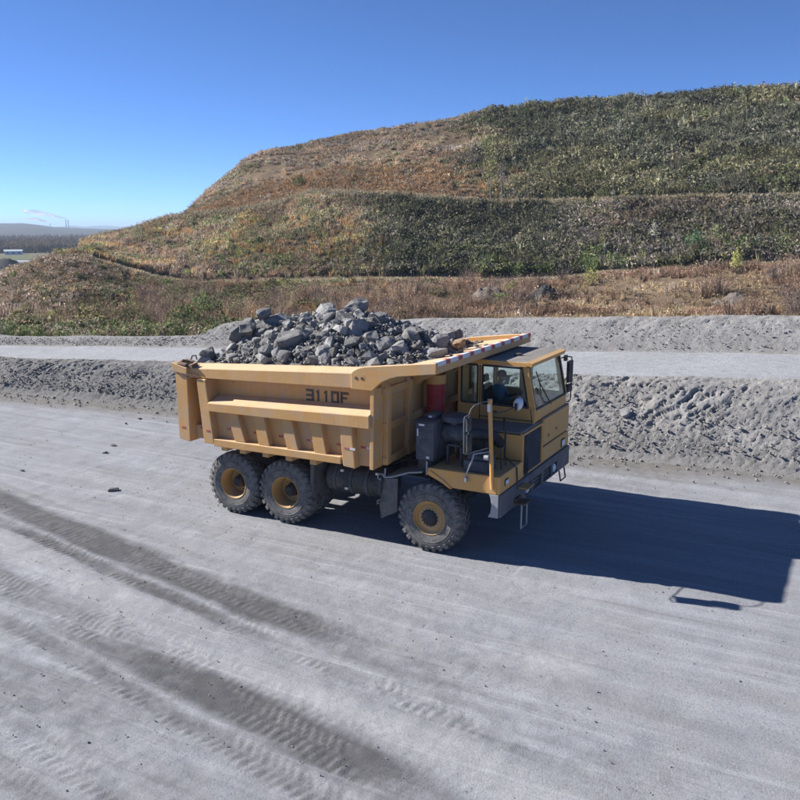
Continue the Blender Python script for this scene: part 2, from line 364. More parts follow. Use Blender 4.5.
Z = .035 * (fbm(X * .5, Y * .8, 4, 1) - .5) + .05 * (fbm(X * 2.2, Y * 3.2, 4, 2, .6) - .5) - .03 * trk * .8
Z = Z + .034 * lug * (.7 + .9 * rough_) + .012 * rough_ * np.clip(trk + damp, 0, 1)
Z = np.where((Y < .9) & (Y > -.3) & (X > -2) & (X < 7), Z * .3 - .012, Z)
near = mesh_np('haul_road', np.stack([X, Y, Z], -1).reshape(-1, 3), grid_faces(*X.shape), M['road'],
               {'damp': damp.ravel(), 'track': lug.ravel(), 'pale': pale.ravel(), 'foot': ftm.ravel()}, smooth=True); tag(near, kind='structure')

# spoil bank between the two roads
def ridge_strip(name, xs, prof, mat, seed, amp):
    """prof(x) -> list of (y,z) arrays; dense loft with clods and slump gullies"""
    K = prof(xs); rows = []
    for (a, b, n) in zip(K[:-1], K[1:], [p[2] for p in K[1:]]):
        for t in np.linspace(0, 1, n, endpoint=False): rows.append((a[0] + (b[0] - a[0]) * t, a[1] + (b[1] - a[1]) * t))
    rows.append((K[-1][0], K[-1][1]))
    Yg = np.array([r[0] for r in rows]); Zg = np.array([r[1] for r in rows]); Xg = np.broadcast_to(xs, Yg.shape).copy()
    n = len(rows); e = np.linspace(0, 1, n)[:, None]; env = np.clip(np.minimum(e, 1 - e) * 9, .0, 1)
    arc = np.cumsum(np.r_[np.zeros((1, len(xs))), np.hypot(np.diff(Yg, axis=0), np.diff(Zg, axis=0))], 0)
    gul = fbm((Xg - arc * .75) * 1.7, arc * .55, 6, seed, .6) - .5                      # diagonal slump runs
    big = fbm(Xg * .45, arc * .5, 3, seed + 3) - .5
    fine = fbm(Xg * 7, arc * 7, 4, seed + 6, .75) - .5
    up = sstep(.30, .55, e + .25 * (fbm(Xg * .6, arc * .3, 3, seed + 2) - .5)) * sstep(.95, .8, e)
    ck = fbm((Xg - arc * .8) * 2.6, arc * 1.0, 5, seed + 9, .68); ck = np.exp(-((ck - .5) / .026) ** 2) * sstep(.40, .56, fbm(Xg * .4, arc * .5, 3, seed + 12)) * (.25 + .75 * up)
    cl = fbm((Xg - arc * .5) * 3.2, arc * 2.4, 4, seed + 14, .65); cl = np.maximum(cl - .53, 0) * up
    d = amp * (.42 * gul * (.35 + .65 * up) + .7 * big + .22 * fine + .16 * (rng.random(Xg.shape) - .5) - .42 * ck + .5 * cl) * env
    return mesh_np(name, np.stack([Xg, Yg - d * .75, Zg + d * .65], -1).reshape(-1, 3), grid_faces(n, len(xs)), mat, {'moist': (np.clip(.55 * sstep(-4, -9, Xg) + .45 * sstep(.34, .12, e + .2 * big) + 0 * Xg, 0, .7) * (1. if amp > .3 else .4)).ravel()}, smooth=False)  # mask: colour darker towards the left end and the foot
def prof1(x):
    f, h = foot1(x), h1(x); c = f + h * 1.05 + .5; z2 = zr(x)
    return [(f - .5, -.06 + 0 * x, 0), (f, .07 + 0 * x, 6), (f + .35, .32 + 0 * x, 6), (c - .5, h * .93, 40), (c, h, 8), (c + .5, np.maximum(h - .15, z2 + .05), 8), (c + 1.5, z2 - .06, 10)]
xsb = np.r_[np.arange(-85, -30, .3), np.arange(-30, 20, .055), np.arange(20, 55, .3)]
b1 = ridge_strip('earth_bank', xsb, prof1, M['berm'], 20, .33); tag(b1, kind='structure')
# far road
tt = np.linspace(0, 1, 26)[:, None]; xr_ = np.linspace(-110, 60, 240)[None, :]
yn = foot1(xr_) + h1(xr_) * 1.05 + 1.2; yf = edge2(xr_) + 1.0
Yr = yn + (yf - yn) * tt; Xr = xr_ + 0 * tt; Zr = zr(Xr) + .05 * (fbm(Xr * .5, Yr, 3, 31) - .5)
fr = mesh_np('far_haul_road', np.stack([Xr, Yr, Zr], -1).reshape(-1, 3), grid_faces(*Xr.shape), M['farroad'], smooth=True); tag(fr, kind='structure')
# windrow beyond the far road
def h2(x):
    x = np.asarray(x, float); u = np.array([pr((a, float(edge2(a)), float(zr(a))))[0] for a in x])
    return np.interp(u, [-900, 0, 150, 188, 203, 222, 240, 300, 410, 800, 1500], [.35, .38, .42, .5, 1.0, 1.2, .8, 1.05, 1.25, 1.3, 1.45])
xs2 = np.r_[np.arange(-75, -40, .4), np.arange(-40, 18, .09), np.arange(18, 55, .4)]
def prof2(x):
    e, z, h = edge2(x), zr(x), h2(x)
    return [(e - .5, z - .07, 0), (e, z + .07, 5), (e + h * 1.15, z + h * .9, 20), (e + h * 1.15 + .5, z + h, 7), (e + h * 1.15 + 1.1, z + h * .9, 6), (e + h * 2.4 + 1.6, z - .2, 10)]
b2 = ridge_strip('gravel_windrow', xs2, prof2, M['berm'], 40, .24); tag(b2, kind='structure')

# terraced spoil hill ------------------------------------------------------------
def ip(u, tab):
    a = np.array(tab, float); return np.interp(u, a[:, 0], a[:, 1])
vB = [(-300, 308), (-100, 302), (-40, 290), (0, 278), (25, 266), (55, 258), (75, 256), (100, 261), (125, 270), (160, 280), (200, 285.5), (250, 285), (310, 283), (360, 282), (420, 281), (500, 283), (560, 281), (600, 276), (700, 269), (800, 265), (950, 262), (1150, 260)]
vD = [(85, 244), (100, 237), (130, 232), (150, 225), (175, 217), (186, 215.5), (210, 214), (240, 211), (279, 203.5), (312, 193), (360, 195), (400, 196), (450, 200), (500, 204), (600, 201), (700, 199), (800, 197), (950, 195), (1150, 194)]
vF = [(190, 213), (205, 200), (230, 178), (250, 161), (265, 152), (300, 146), (350, 134), (400, 126), (500, 113), (600, 104), (700, 97), (800, 91), (950, 85), (1150, 80)]
ucols = np.arange(-300, 1150, 4.)
hill_rows = []; cols = []
SEG = [14, 14, 3, 22, 6, 34, 6, 8]      # subdivisions between key rows A M B C D E F G H
for u in ucols:
    th = YAW + math.atan((400 - u) / F)                      # angle left of +Y
    dv = np.array([-math.sin(th), math.cos(th)])
    # A: just behind the windrow
    k = (edge2(CAM[0]) + 2.2 - CAM[1]) / (dv[1] - .1225 * dv[0]); k = min(k, 150); ax = CAM[0] + dv[0] * k
    zA = float(zr(ax)) - .1; dA = k
    dB = max(np.interp(u, [-300, 0, 60, 120, 200, 400, 600, 800, 1150], [150, 92, 86, 86, 85, 76, 73, 72, 84]), dA + 14)
    pB = at(u, ip(u, vB), dB); zB = pB[2]
    dM = dA + (dB - dA) * .55; zM = np.interp(u, [0, 110, 200, 500, 800], [.25, .3, .4, 1.2, 2.3])
    dC = dB + 2.2; zC = zB + .05
    run = np.interp(u, [0, 100, 200, 400, 800, 1150], [16, 20, 17, 13, 11, 12])
    if u >= 85: pD = at(u, ip(u, vD), dC + run); zD = pD[2]
    else: zD = zC - (85 - u) * .03 - .4
    fac = np.clip((u - 62) / 24., 0, 1); zD = zD * fac + (zC - 1.2 - .012 * max(0, 85 - u)) * (1 - fac)
    dD = dC + run; dE = dD + 5; zE = zD + (.25 if u > 190 else -.3)
    if u >= 190: dF = dE + np.interp(u, [190, 230, 300, 800], [6, 14, 22, 25]); zF = at(u, ip(u, vF), dF)[2]
    else:
        f2 = np.clip((190 - u) / 40., 0, 1); dF = dE + 6; zF = zE - .3 - 2.2 * f2
    dG = dF + 22; zG = zF + .3 if u > 215 else zF - 2.
    dH = dG + 50; zH = -8.5 if u > -400 else -8.5
    ds = [dA, dM, dB, dC, dD, dE, dF, dG, dH]; zs_ = [zA, zM, zB, zC, zD, zE, zF, zG, zH]
    D = []; ZZ = []
    for a, b, c, d, n in zip(ds[:-1], ds[1:], zs_[:-1], zs_[1:], SEG):
        t = np.linspace(0, 1, n, endpoint=False); D += list(a + (b - a) * t); ZZ += list(c + (d - c) * t)
    D.append(ds[-1]); ZZ.append(zs_[-1])
    D = np.array(D); ZZ = np.array(ZZ)
    cols.append(np.stack([CAM[0] + dv[0] * D, CAM[1] + dv[1] * D, ZZ], -1))
HV = np.array(cols).transpose(1, 0, 2)          # rows, cols, 3
nR, nC = HV.shape[:2]
rowk = np.concatenate([np.linspace(i, i + 1, n, endpoint=False) for i, n in enumerate(SEG)] + [[len(SEG)]])
lump = (fbm(HV[..., 0] * .12, HV[..., 1] * .12, 4, 50) - .5) * 1.3 + (fbm(HV[..., 0] * .6, HV[..., 1] * .6, 3, 51) - .5) * .7
env = np.interp(rowk, [0, .3, 1.7, 2, 3, 3.15, 3.85, 4, 5, 5.2, 5.8, 6, 8], [0, .7, .7, .3, .15, .8, .7, .15, .15, .9, .9, .35, .5])[:, None]
HV[..., 2] += lump * env
hill = mesh_np('hill', HV.reshape(-1, 3), grid_faces(nR, nC), M['soil'], smooth=True); tag(hill, kind='structure')
def hillp(u, r):
    """point of the hill surface at survey column u and key-row r (0=A .. 8=H)"""
    ci = np.clip((np.asarray(u, float) - ucols[0]) / 4., 0, nC - 1.001); ri = np.clip(np.interp(r, rowk, np.arange(nR)), 0, nR - 1.001)
    c0 = ci.astype(int); r0 = ri.astype(int); fc = (ci - c0)[..., None]; fr_ = (ri - r0)[..., None]
    return (HV[r0, c0] * (1 - fc) + HV[r0, c0 + 1] * fc) * (1 - fr_) + (HV[r0 + 1, c0] * (1 - fc) + HV[r0 + 1, c0 + 1] * fc) * fr_

# ================================================================== VEGETATION
def tri_leaf(c, d, s, n):
    """n-by-3-by-3 triangles centred at c, long axis d, size s"""
    d = d / np.linalg.norm(d, axis=1, keepdims=True); q = rng.normal(size=d.shape); q = np.cross(d, q); q /= np.linalg.norm(q, axis=1, keepdims=True) + 1e-9
    s = s[:, None]
    return np.stack([c - d * s * .5 - q * s * .32, c - d * s * .3 + q * s * .4, c + d * s * .6], 1)
def proto_bush(n=50, rx=.46, z0=.05, leaf=(.13, .26)):
    p = rng.normal(size=(n, 3)); p /= np.linalg.norm(p, axis=1, keepdims=True); p *= (rng.random((n, 1)) ** .45)
    lob = 1 + .35 * np.sin(3 * np.arctan2(p[:, 1], p[:, 0]) + rng.random() * 6)
    c = np.stack([p[:, 0] * rx * lob, p[:, 1] * rx * lob, z0 + (p[:, 2] * .5 + .5) * (1 - z0)], 1)
    return tri_leaf(c, rng.normal(size=(n, 3)) + np.array([0, 0, .6]), rng.uniform(*leaf, n), n)
def blades(n, base, lean, h, wd):
    a = rng.random(n) * 2 * math.pi; b = np.stack([np.cos(a), np.sin(a), 0 * a], 1); r = rng.random((n, 1)) * base
    rootp = b * r; ln = rng.uniform(*lean, (n, 1)); hh = rng.uniform(*h, (n, 1))
    tip = rootp + b * ln * hh + np.array([0, 0, 1.]) * hh; side = np.stack([-b[:, 1], b[:, 0], 0 * a], 1) * wd
    return np.stack([rootp - side, rootp + side, tip], 1)
def proto_grass(n=34): return blades(n, .34, (.05, .6), (.45, 1.), .042)
def proto_spike(n=14): return np.concatenate([blades(n, .12, (.05, .5), (.6, 1.), .05), proto_bush(8, .2, .1, (.16, .28))])
def proto_twig(n=34):
    b = blades(n, .12, (.1, .9), (.55, 1.), .028); k = 16; t = rng.random((k, 1)) * .5 + .5
    c = b[:k].mean(1) * .4 + b[:k, 2] * .6
    return np.concatenate([b, tri_leaf(c, rng.normal(size=(k, 3)), rng.uniform(.08, .16, k), k)])
PRO = {'bush': [proto_bush() for _ in range(8)], 'low': [proto_bush(40, .75, .0, (.14, .28)) for _ in range(6)], 'grass': [proto_grass() for _ in range(6)],
       'spike': [proto_spike() for _ in range(6)], 'twig': [proto_twig() for _ in range(8)]}
def proto_shrub():
    b = blades(130, .3, (.1, 1.0), (.5, 1.), .013); k = 70; c = b[:k, 2] * rng.uniform(.6, 1., (k, 1))
    return np.concatenate([b, tri_leaf(c, rng.normal(size=(k, 3)), rng.uniform(.05, .11, k), k)])
PRO['shrub'] = [proto_shrub() for _ in range(6)]
def scatter(P, H, W, C, kinds):
    """merge one plant per point: P (n,3), H heights, W widths, C colours (n,3), kinds list of names"""
    Vs = []; Cs = []
    kinds = np.asarray(kinds)
    for kn in set(kinds.tolist()):
        idx = np.where(kinds == kn)[0]; pk = rng.integers(0, len(PRO[kn]), len(idx))
        for j, T in enumerate(PRO[kn]):
            ii = idx[pk == j]
            if not len(ii): continue
            a = rng.random(len(ii)) * 2 * math.pi; ca, sa = np.cos(a), np.sin(a); w_ = W[ii]; h_ = H[ii]
            t = T.reshape(-1, 3); x = t[None, :, 0] * ca[:, None] - t[None, :, 1] * sa[:, None]; y = t[None, :, 0] * sa[:, None] + t[None, :, 1] * ca[:, None]
            v = np.stack([x * w_[:, None], y * w_[:, None], t[None, :, 2] * h_[:, None]], -1) + P[ii][:, None, :]
            nl = len(T); br = rng.uniform(.4, 1.6, (len(ii), nl, 1)) * np.ones((1, 1, 3))
            c = np.repeat(np.clip(C[ii][:, None, :] * br, 0, 1), 3, axis=1)
            Vs.append(v.reshape(-1, 3)); Cs.append(c.reshape(-1, 3))
    V = np.concatenate(Vs); return V, np.arange(len(V)).reshape(-1, 3), np.concatenate(Cs)
def sample_hill(n, u0, u1, r0, r1):
    """n points spread evenly by area over hill columns u0..u1 and rows r0..r1"""
    m = 6 * n; u = rng.uniform(u0, u1, m); r = rng.uniform(r0, r1, m); e = .02
    a = hillp(u, r); du = hillp(u + 3, r) - a; dr = hillp(u, np.minimum(r + e, 7.99)) - a
    wgt = np.linalg.norm(np.cross(du, dr), axis=1) + 1e-9
    k = rng.choice(m, n, replace=False, p=wgt / wgt.sum()); return u[k], r[k], a[k]
def col(*c): return np.array(c, float)
OLIVE, DKOL, GREEN, BROWN, RUST, ORANGE, STRAW, PALE, GREYB, YELG = col(.19, .18, .105), col(.135, .135, .095), col(.14, .175, .075), col(.235, .185, .135), col(.27, .19, .13), col(.33, .205, .11), col(.42, .35, .235), col(.34, .345, .27), col(.235, .205, .18), col(.29, .285, .11)
def pick(cands, wts, n):
    W_ = np.stack(wts, 1); W_ = np.clip(W_, 0, None) ** 1.5; W_ /= W_.sum(1, keepdims=True); cs = W_.cumsum(1); x = rng.random((n, 1)); i = (x > cs).sum(1).clip(0, len(cands) - 1)
    return np.array(cands)[i] * rng.uniform(.85, 1.18, (n, 1)), i

def veg(name, n, u0, u1, r0, r1, zone, **kw):
    u, r, P = sample_hill(n, u0, u1, r0, r1); C, H, W, K = zone(u, r, P)
    keep = H > 0; P = P[keep].copy(); P[:, 2] -= .06
    V, T, Cc = scatter(P, H[keep], W[keep], C[keep], np.array(K)[keep])
    o = mesh_np(name, V, T, M['leaf'], {'col': Cc}); tag(o, kw['label'], kw['cat'], None, 'stuff'); return o
def patch(P, sc, s): return fbm(P[:, 0] * sc, P[:, 1] * sc + P[:, 2] * sc * 1.3, 4, s)
def kindsel(n, names, p): return rng.choice(names, n, p=p)
one = lambda n: np.ones(n)

def tone(P, s): return (.72 + .56 * sstep(.3, .7, patch(P, .2, s)) * 1.)[:, None] * (.85 + .3 * patch(P, .7, s + 3))[:, None]
def z_upper(u, r, P):            # upper terrace
    n = len(u); right = sstep(430, 520, u + 90 * (patch(P, .08, 60) - .5)); left = 1 - right; g = patch(P, .11, 61); q = patch(P, .24, 62); k = patch(P, .16, 63)
    low = sstep(5.75, 5.1, r)
    C, i = pick([DKOL, OLIVE, BROWN, GREYB, ORANGE, GREEN, STRAW, PALE, RUST],
        [right * (.6 + 2.4 * sstep(.45, .6, 1 - g)) + left * .15, right * 2.6 * sstep(.42, .6, g) + left * 1.6 * sstep(.45, .62, k), right * .7 * sstep(.5, .65, k) + left * 1.4, right * .25 + left * 1.6 * sstep(.45, .6, q), left * low * 2.2 * sstep(.42, .55, g), right * 1.2 * sstep(.55, .7, q) + left * .5 * sstep(.6, .72, k), left * .6 * sstep(.5, .65, g) + .06, right * .05 + .01, left * 1.3 * sstep(.5, .65, 1 - q)], n)
    K = np.where(i == 7, 'spike', np.where((i == 4) | (i == 6) | (i == 8), np.where(rng.random(n) < .7, 'grass', 'low'), rng.choice(['low', 'grass', 'bush'], n, p=[.15, .45, .40])))
    sz = rng.uniform(.5, 1.1, n) * (.7 + .55 * right) * (.7 + .7 * patch(P, .45, 64)); H = sz * np.where(i == 7, 1.7, 1.); W = sz * np.where(i == 7, .9, 1.1)
    bare = left * sstep(.50, .60, patch(P, .13, 66)) * sstep(5.0, 5.2, r) + right * .5 * sstep(.62, .7, patch(P, .3, 65)); H = np.where(rng.random(n) < bare * .85, 0, H)
    return C * tone(P, 110) * (1.12 + .6 * left)[:, None], H * np.where(left > .5, .7, 1.), W, K  # left slope's plant colours lifted to look sunlit
def z_lower(u, r, P):            # lower terrace
    n = len(u); right = sstep(320, 400, u + 110 * (patch(P, .07, 70) - .5)); left = 1 - right; q = patch(P, .15, 71); g = patch(P, .28, 72); k = patch(P, .2, 73); low = sstep(3.55, 3.08, r + .25 * (k - .5)); fr_ = sstep(520, 600, u)
    C, i = pick([DKOL, OLIVE, BROWN, GREYB, ORANGE, GREEN, STRAW, PALE, RUST, YELG],
        [right * (1 - .6 * fr_) * 2.2 + left * .3, right * 1.0 + left * 2.2 * sstep(.42, .58, q), right * (.5 + 1.2 * fr_) * sstep(.4, .6, k) + left * 1.5 * sstep(.4, .55, 1 - q), right * (.5 + 1. * fr_) + left * .5, left * 2.2 * sstep(.5, .62, g), low * right * 3.4 * sstep(.40, .52, k) + left * 1.4 * sstep(.52, .65, k), .08 + left * .3 * sstep(.5, .6, k), right * .06, left * 1.8 * sstep(.48, .6, 1 - g), low * .35 + left * .5 * sstep(.55, .66, g)], n)
    K = np.where(i == 7, 'spike', np.where((i == 6) | (i == 8) | (i == 4), 'grass', rng.choice(['low', 'grass', 'bush'], n, p=[.15, .42, .43])))
    sz = rng.uniform(.5, 1.05, n) * (.72 + .4 * right) * (.7 + .7 * patch(P, .45, 74)); return C * tone(P, 120) * (1.12 + .65 * left)[:, None], sz * np.where(i == 7, 1.8, 1.), sz * np.where(i == 7, .9, 1.1), K  # sun on the left side put into the plant colours here too
def z_bench(u, r, P):
    n = len(u); C, i = pick([STRAW, OLIVE, ORANGE, BROWN], [one(n) * 1.2, one(n) * .5, 1.6 * sstep(430, 380, u), one(n) * .5], n)
    sz = rng.uniform(.15, .45, n); return C, sz, sz * 1.5, np.where(rng.random(n) < .7, 'grass', 'low')
def z_lip(u, r, P):
    n = len(u); C, i = pick([STRAW, PALE, BROWN], [one(n) * 1.6, one(n) * .5, one(n) * .5], n); sz = rng.uniform(.35, .75, n); return C, sz, sz * 1.1, np.where(rng.random(n) < .8, 'grass', 'low')
def z_orange(u, r, P):
    n = len(u); q = patch(P, .25, 68); C, i = pick([ORANGE * 1.15, RUST * 1.2, BROWN * 1.2, STRAW], [one(n) * 1.6, one(n) * .7, .6 * q, one(n) * .3], n); sz = rng.uniform(.3, .7, n); H = np.where(rng.random(n) < sstep(5.42, 5.2, r + .25 * (q - .5)), sz, 0); return C, H, sz * 1.2, np.where(rng.random(n) < .6, 'grass', 'low')
def z_skirt(u, r, P):            # dry brush between the windrow and the hill
    n = len(u); right = sstep(330, 430, u); left = 1 - right; q = patch(P, .14, 80); g = patch(P, .4, 81); k = patch(P, .22, 83); fl = sstep(140, 50, u)
    rd = col(.30, .20, .14); dk = col(.16, .125, .105); pk = col(.42, .34, .27); tn = col(.42, .32, .20)
    C, i = pick([rd, dk, tn, ORANGE, OLIVE, GREEN, pk, YELG, RUST], [right * 2.0 * sstep(.38, .55, k) + left * .4, right * 1.6 * sstep(.5, .62, g) + left * .3, right * 1.5 * sstep(.5, .62, 1 - k) + left * .5, left * (1 - fl) * 1.6 * sstep(.45, .6, q), left * 1.3 * sstep(.4, .55, 1 - q) + right * .1, left * 1.5 * sstep(.5, .62, g) * (1 - .6 * fl) + right * .7 * sstep(.64, .7, q), left * 2.4 * fl * sstep(.3, .5, q) + right * .3, left * .5 * sstep(.55, .65, k), left * 1.2 * sstep(.45, .6, k)], n)
    K = np.where((i == 4) | (i == 5) | (i == 7), np.where(rng.random(n) < .6, 'bush', 'low'), np.where(rng.random(n) < .55, 'twig', np.where(rng.random(n) < .5, 'grass', 'low')))
    sz = rng.uniform(.3, .75, n) * (.55 + .9 * k) * (1 + .5 * fl); H = np.where(rng.random(n) < .8 * sstep(.6, .68, patch(P, .3, 84)), 0, sz); return C * tone(P, 130), H, sz * np.where(K == 'bush', 1.1, 1.), K
def z_lobe(u, r, P):
    n = len(u); q = patch(P, .18, 85); C, i = pick([BROWN, RUST, OLIVE, GREYB, GREEN, ORANGE], [one(n), 1.2 * sstep(60, 10, u) + .4, 1.2 * sstep(.4, .6, q), one(n) * .8, .6 * sstep(.5, .65, q), one(n) * .35], n)
    sz = rng.uniform(.25, .5, n); return C * 1.45, sz, sz * 1.4, np.where(rng.random(n) < .5, 'low', 'bush')

veg('hill_brush', 16000, 150, 880, 5.0, 6.25, z_upper, label='dense olive and brown brush over the upper hill terrace', cat='brush')
veg('hill_brush', 13500, 60, 880, 3.05, 3.94, z_lower, label='mixed green and brown brush over the lower hill terrace', cat='brush')
veg('bench_grass', 3000, 80, 880, 3.94, 4.06, z_lip, label='pale straw grass fringing the outer edge of the hill bench', cat='grass')
veg('bench_grass', 3400, 190, 450, 4.9, 5.42, z_orange, label='orange autumn grass at the left end of the hill bench', cat='grass')
veg('bench_grass', 1800, 80, 880, 4.05, 5.02, z_bench, label='pale dry grass along the narrow bench between hill terraces', cat='grass')
def z_path(u, r, P):
    n = len(u); C, i = pick([STRAW * 1.15, PALE * 1.1, OLIVE], [one(n) * 1.5, one(n) * .7, one(n) * .3], n); sz = rng.uniform(.2, .45, n); return C, sz, sz * 1.5, np.where(rng.random(n) < .7, 'grass', 'low')
veg('bench_grass', 2600, 110, 620, 1.98, 3.0, z_path, label='bleached grass strip on the path below the lower terrace', cat='grass')
veg('bench_grass', 600, 620, 880, 1.95, 3.05, z_bench, label='pale dry grass along the path at the foot of the hill', cat='grass')
veg('dry_brush', 8200, -60, 880, .25, 2.0, z_skirt, label='reddish brown dry brush between gravel windrow and hill', cat='brush')
def z_shrub(u, r, P):
    n = len(u); C, i = pick([col(.25, .175, .13), col(.17, .13, .11), col(.33, .25, .17), OLIVE], [one(n) * 1.2, one(n) * .9, one(n) * .5, .4 * sstep(400, 300, u)], n); cl_ = patch(P, .12, 86); sz = rng.uniform(.8, 1.7, n) * np.where(cl_ > .5, 1, 0); return C * 1.15, sz, sz * .85, np.full(n, 'shrub')
veg('dry_brush', 520, 100, 880, .3, 1.9, z_shrub, label='rounded brown dry shrubs massed behind the gravel windrow', cat='brush')
def z_verge(u, r, P):
    n = len(u); C, i = pick([GREEN, OLIVE, STRAW, PALE * .9, BROWN], [one(n) * 1.2, one(n), .5 * one(n), .5 * sstep(120, 40, u) + .1, one(n) * .5], n); sz = rng.uniform(.4, .95, n) * (.6 + .7 * patch(P, .5, 88)); return C * tone(P, 140), sz, sz, np.where(rng.random(n) < .55, 'bush', np.where(rng.random(n) < .5, 'grass', 'low'))
veg('verge_weeds', 1300, -60, 300, .03, .32, z_verge, label='green and straw weeds along the verge of the far road', cat='weeds')
veg('mound_brush', 2600, -60, 125, 1.2, 2.5, z_lobe, label='low rusty brush over the bare mound at far left', cat='brush')

# ================================================================== THE TRUCK  (X forward, near side Y=0, centre line Y=YC)
YC = 2.306
TL = Vector((2.6, YC, 0)); truck = empty('dump_truck', TL); OFF = -TL
tag(truck, 'yellow mining dump truck heaped with grey rock on the haul road', 'dump truck')
def part(mb, name, mat, bevel=.012, smooth=False): return mb.build(name, M[mat], truck, bevel, smooth, OFF)
def sub(mb, name, mat, parent, bevel=.01, smooth=False): return mb.build(name, M[mat], parent, bevel, smooth)
def sides():
    for s in (0, 1): yield (lambda y: y) if s == 0 else (lambda y: 2 * YC - y), s
def boxy(mb, fy, x0, x1, y0, y1, z0, z1):
    a, b = sorted((fy(y0), fy(y1))); return mb.box(x0, x1, a, b, z0, z1)
def prismy(mb, fy, poly, y0, y1):
    a, b = sorted((fy(y0), fy(y1))); return mb.prism(poly, 1, a, b)
# ---- dump body: floor, sloping tail, inner side skins and front wall in one welded shell
YB = -.35
m = MB()
m.prism([(-1.2, 1.95), (.2, 1.72), (3.9, 1.72), (3.9, 1.86), (.2, 1.86), (-1.2, 2.09)], 1, .05, 2 * YC - .05)
for fy, s in sides():
    prismy(m, fy, [(-1.22, 1.74), (3.86, 1.70), (3.86, 3.52), (-1.22, 3.34)], .05, .10)
    prismy(m, fy, [(-.45, 1.74), (3.84, 1.72), (3.84, 2.60), (-.42, 2.58)], -.16, .049)
m.prism([(3.86, 1.72), (3.94, 1.72), (3.98, 3.5), (3.9, 3.5)], 1, .0, 2 * YC)
bed = part(m, 'dump_body', 'tan', .01)
for fy, s in sides():
    def pz(x0, x1, a0, a1, b0, b1, y0=YB, y1=.05, name='rib', mat='tan', bev=.015):
        q = MB(); prismy(q, fy, [(x0, a0), (x1, b0), (x1, b1), (x0, a1)], y0, y1); return sub(q, name, mat, bed, bev)
    # top rail, tapering up towards the front, with a chamfered top
    q = MB(); ya, yb_ = fy(YB), fy(.12)
    def sect(x, z0, z1): return [(x, fy(YB + .07), z0), (x, fy(.14), z0 + .02), (x, fy(.14), z1 + .05), (x, fy(-.02), z1 + .055), (x, fy(YB + .07), z1 - .02)]
    A = sect(-.92, 3.17, 3.40); B = sect(3.45, 3.31, 3.64)
    q.add(A + B, [tuple(range(5)), tuple(range(9, 4, -1))] + [(i, (i + 1) % 5, 5 + (i + 1) % 5, 5 + i) for i in range(5)]); sub(q, 'top_rail', 'tan', bed, .012)
    # mid beam with a sloping top face
    q = MB()
    def sect2(x, z0, z1, zt): return [(x, fy(YB - .06), z0), (x, fy(.05), z0 + .02), (x, fy(.05), zt), (x, fy(YB - .06), z1)]
    A = sect2(-.30, 2.47, 2.66, 2.79); B = sect2(3.88, 2.53, 2.80, 2.93)
    q.add(A + B, [(0, 1, 2, 3), (7, 6, 5, 4)] + [(i, (i + 1) % 4, 4 + (i + 1) % 4, 4 + i) for i in range(4)]); sub(q, 'side_beam', 'tan', bed, .012)
    q = MB(); prismy(q, fy, [(-.22, 1.66), (3.16, 1.69), (3.16, 1.85), (-.22, 1.83)], YB, .05); sub(q, 'bottom_rail', 'tan', bed, .012)
    # rear corner post, inclined post, low cross piece between them
    q = MB(); prismy(q, fy, [(-1.24, 1.72), (-.91, 1.68), (-.915, 3.20), (-1.27, 3.32)], YB, .06); sub(q, 'rear_post', 'tan', bed, .015)
    q = MB(); prismy(q, fy, [(-1.33, 3.30), (-.9, 3.24), (-.9, 3.40), (-1.36, 3.50)], YB - .02, .2); sub(q, 'corner_cap', 'tan', bed, .012)
    q = MB(); prismy(q, fy, [(-.5, 1.70), (-.21, 1.71), (-.39, 3.17), (-.65, 3.165)], YB, .06); sub(q, 'rear_post', 'tan', bed, .015)
    q = MB(); prismy(q, fy, [(-.915, 1.72), (-.505, 1.74), (-.52, 2.06), (-.915, 2.04)], -.14, .05); sub(q, 'cross_piece', 'tan', bed, .012)
    for x0, xt in ((.36, .17), (1.02, .90), (1.78, 1.63), (2.49, 2.38)):
        q = MB(); prismy(q, fy, [(x0, 1.84), (x0 + .30, 1.84), (xt + .28, 2.49), (xt, 2.49)], YB + .03, .05); sub(q, 'rib', 'tan', bed, .012)
    q = MB(); prismy(q, fy, [(3.22, 1.66), (3.51, 1.64), (3.43, 2.52), (3.14, 2.50)], YB - .004, .05); sub(q, 'front_post', 'tan', bed, .015)
    q = MB(); boxy(q, fy, 3.45, 3.838, -.19, .04, 1.68, 2.54); sub(q, 'front_panel', 'tan', bed, .008)
    q = MB(); prismy(q, fy, [(3.84, 1.66), (3.93, 1.66), (3.96, 3.34), (3.87, 3.34)], YB + .02, .05); sub(q, 'corner_strip', 'tan', bed, .01)
    for x in (-.05, .47, 1.1, 1.72, 2.35): q = MB(); boxy(q, fy, x, x + .17, YB + .05, .0, 1.57, 1.672); sub(q, 'tab', 'tan', bed, .01)
    # wing of the canopy
    wing = [(3.44, 3.31), (3.93, 3.31), (4.02, 3.40), (4.14, 3.50), (4.30, 3.58), (4.50, 3.645), (5.34, 3.76), (5.34, 3.975), (4.56, 3.885), (3.75, 3.785), (3.60, 3.745), (3.50, 3.69), (3.44, 3.64)]
    q = MB(); prismy(q, fy, wing, YB - .01, YB + .10); wg = sub(q, 'canopy_wing', 'tan', bed, .012)
    for x in (3.56, 3.70):
        q = MB(); c = (x, fy(YB - .011), 3.545); q.lathe([(.0, -.006), (.032, -.006), (.032, .006), (0, .006)], c, 1, 12); sub(q, 'bolt_hole', 'rust', wg, 0)
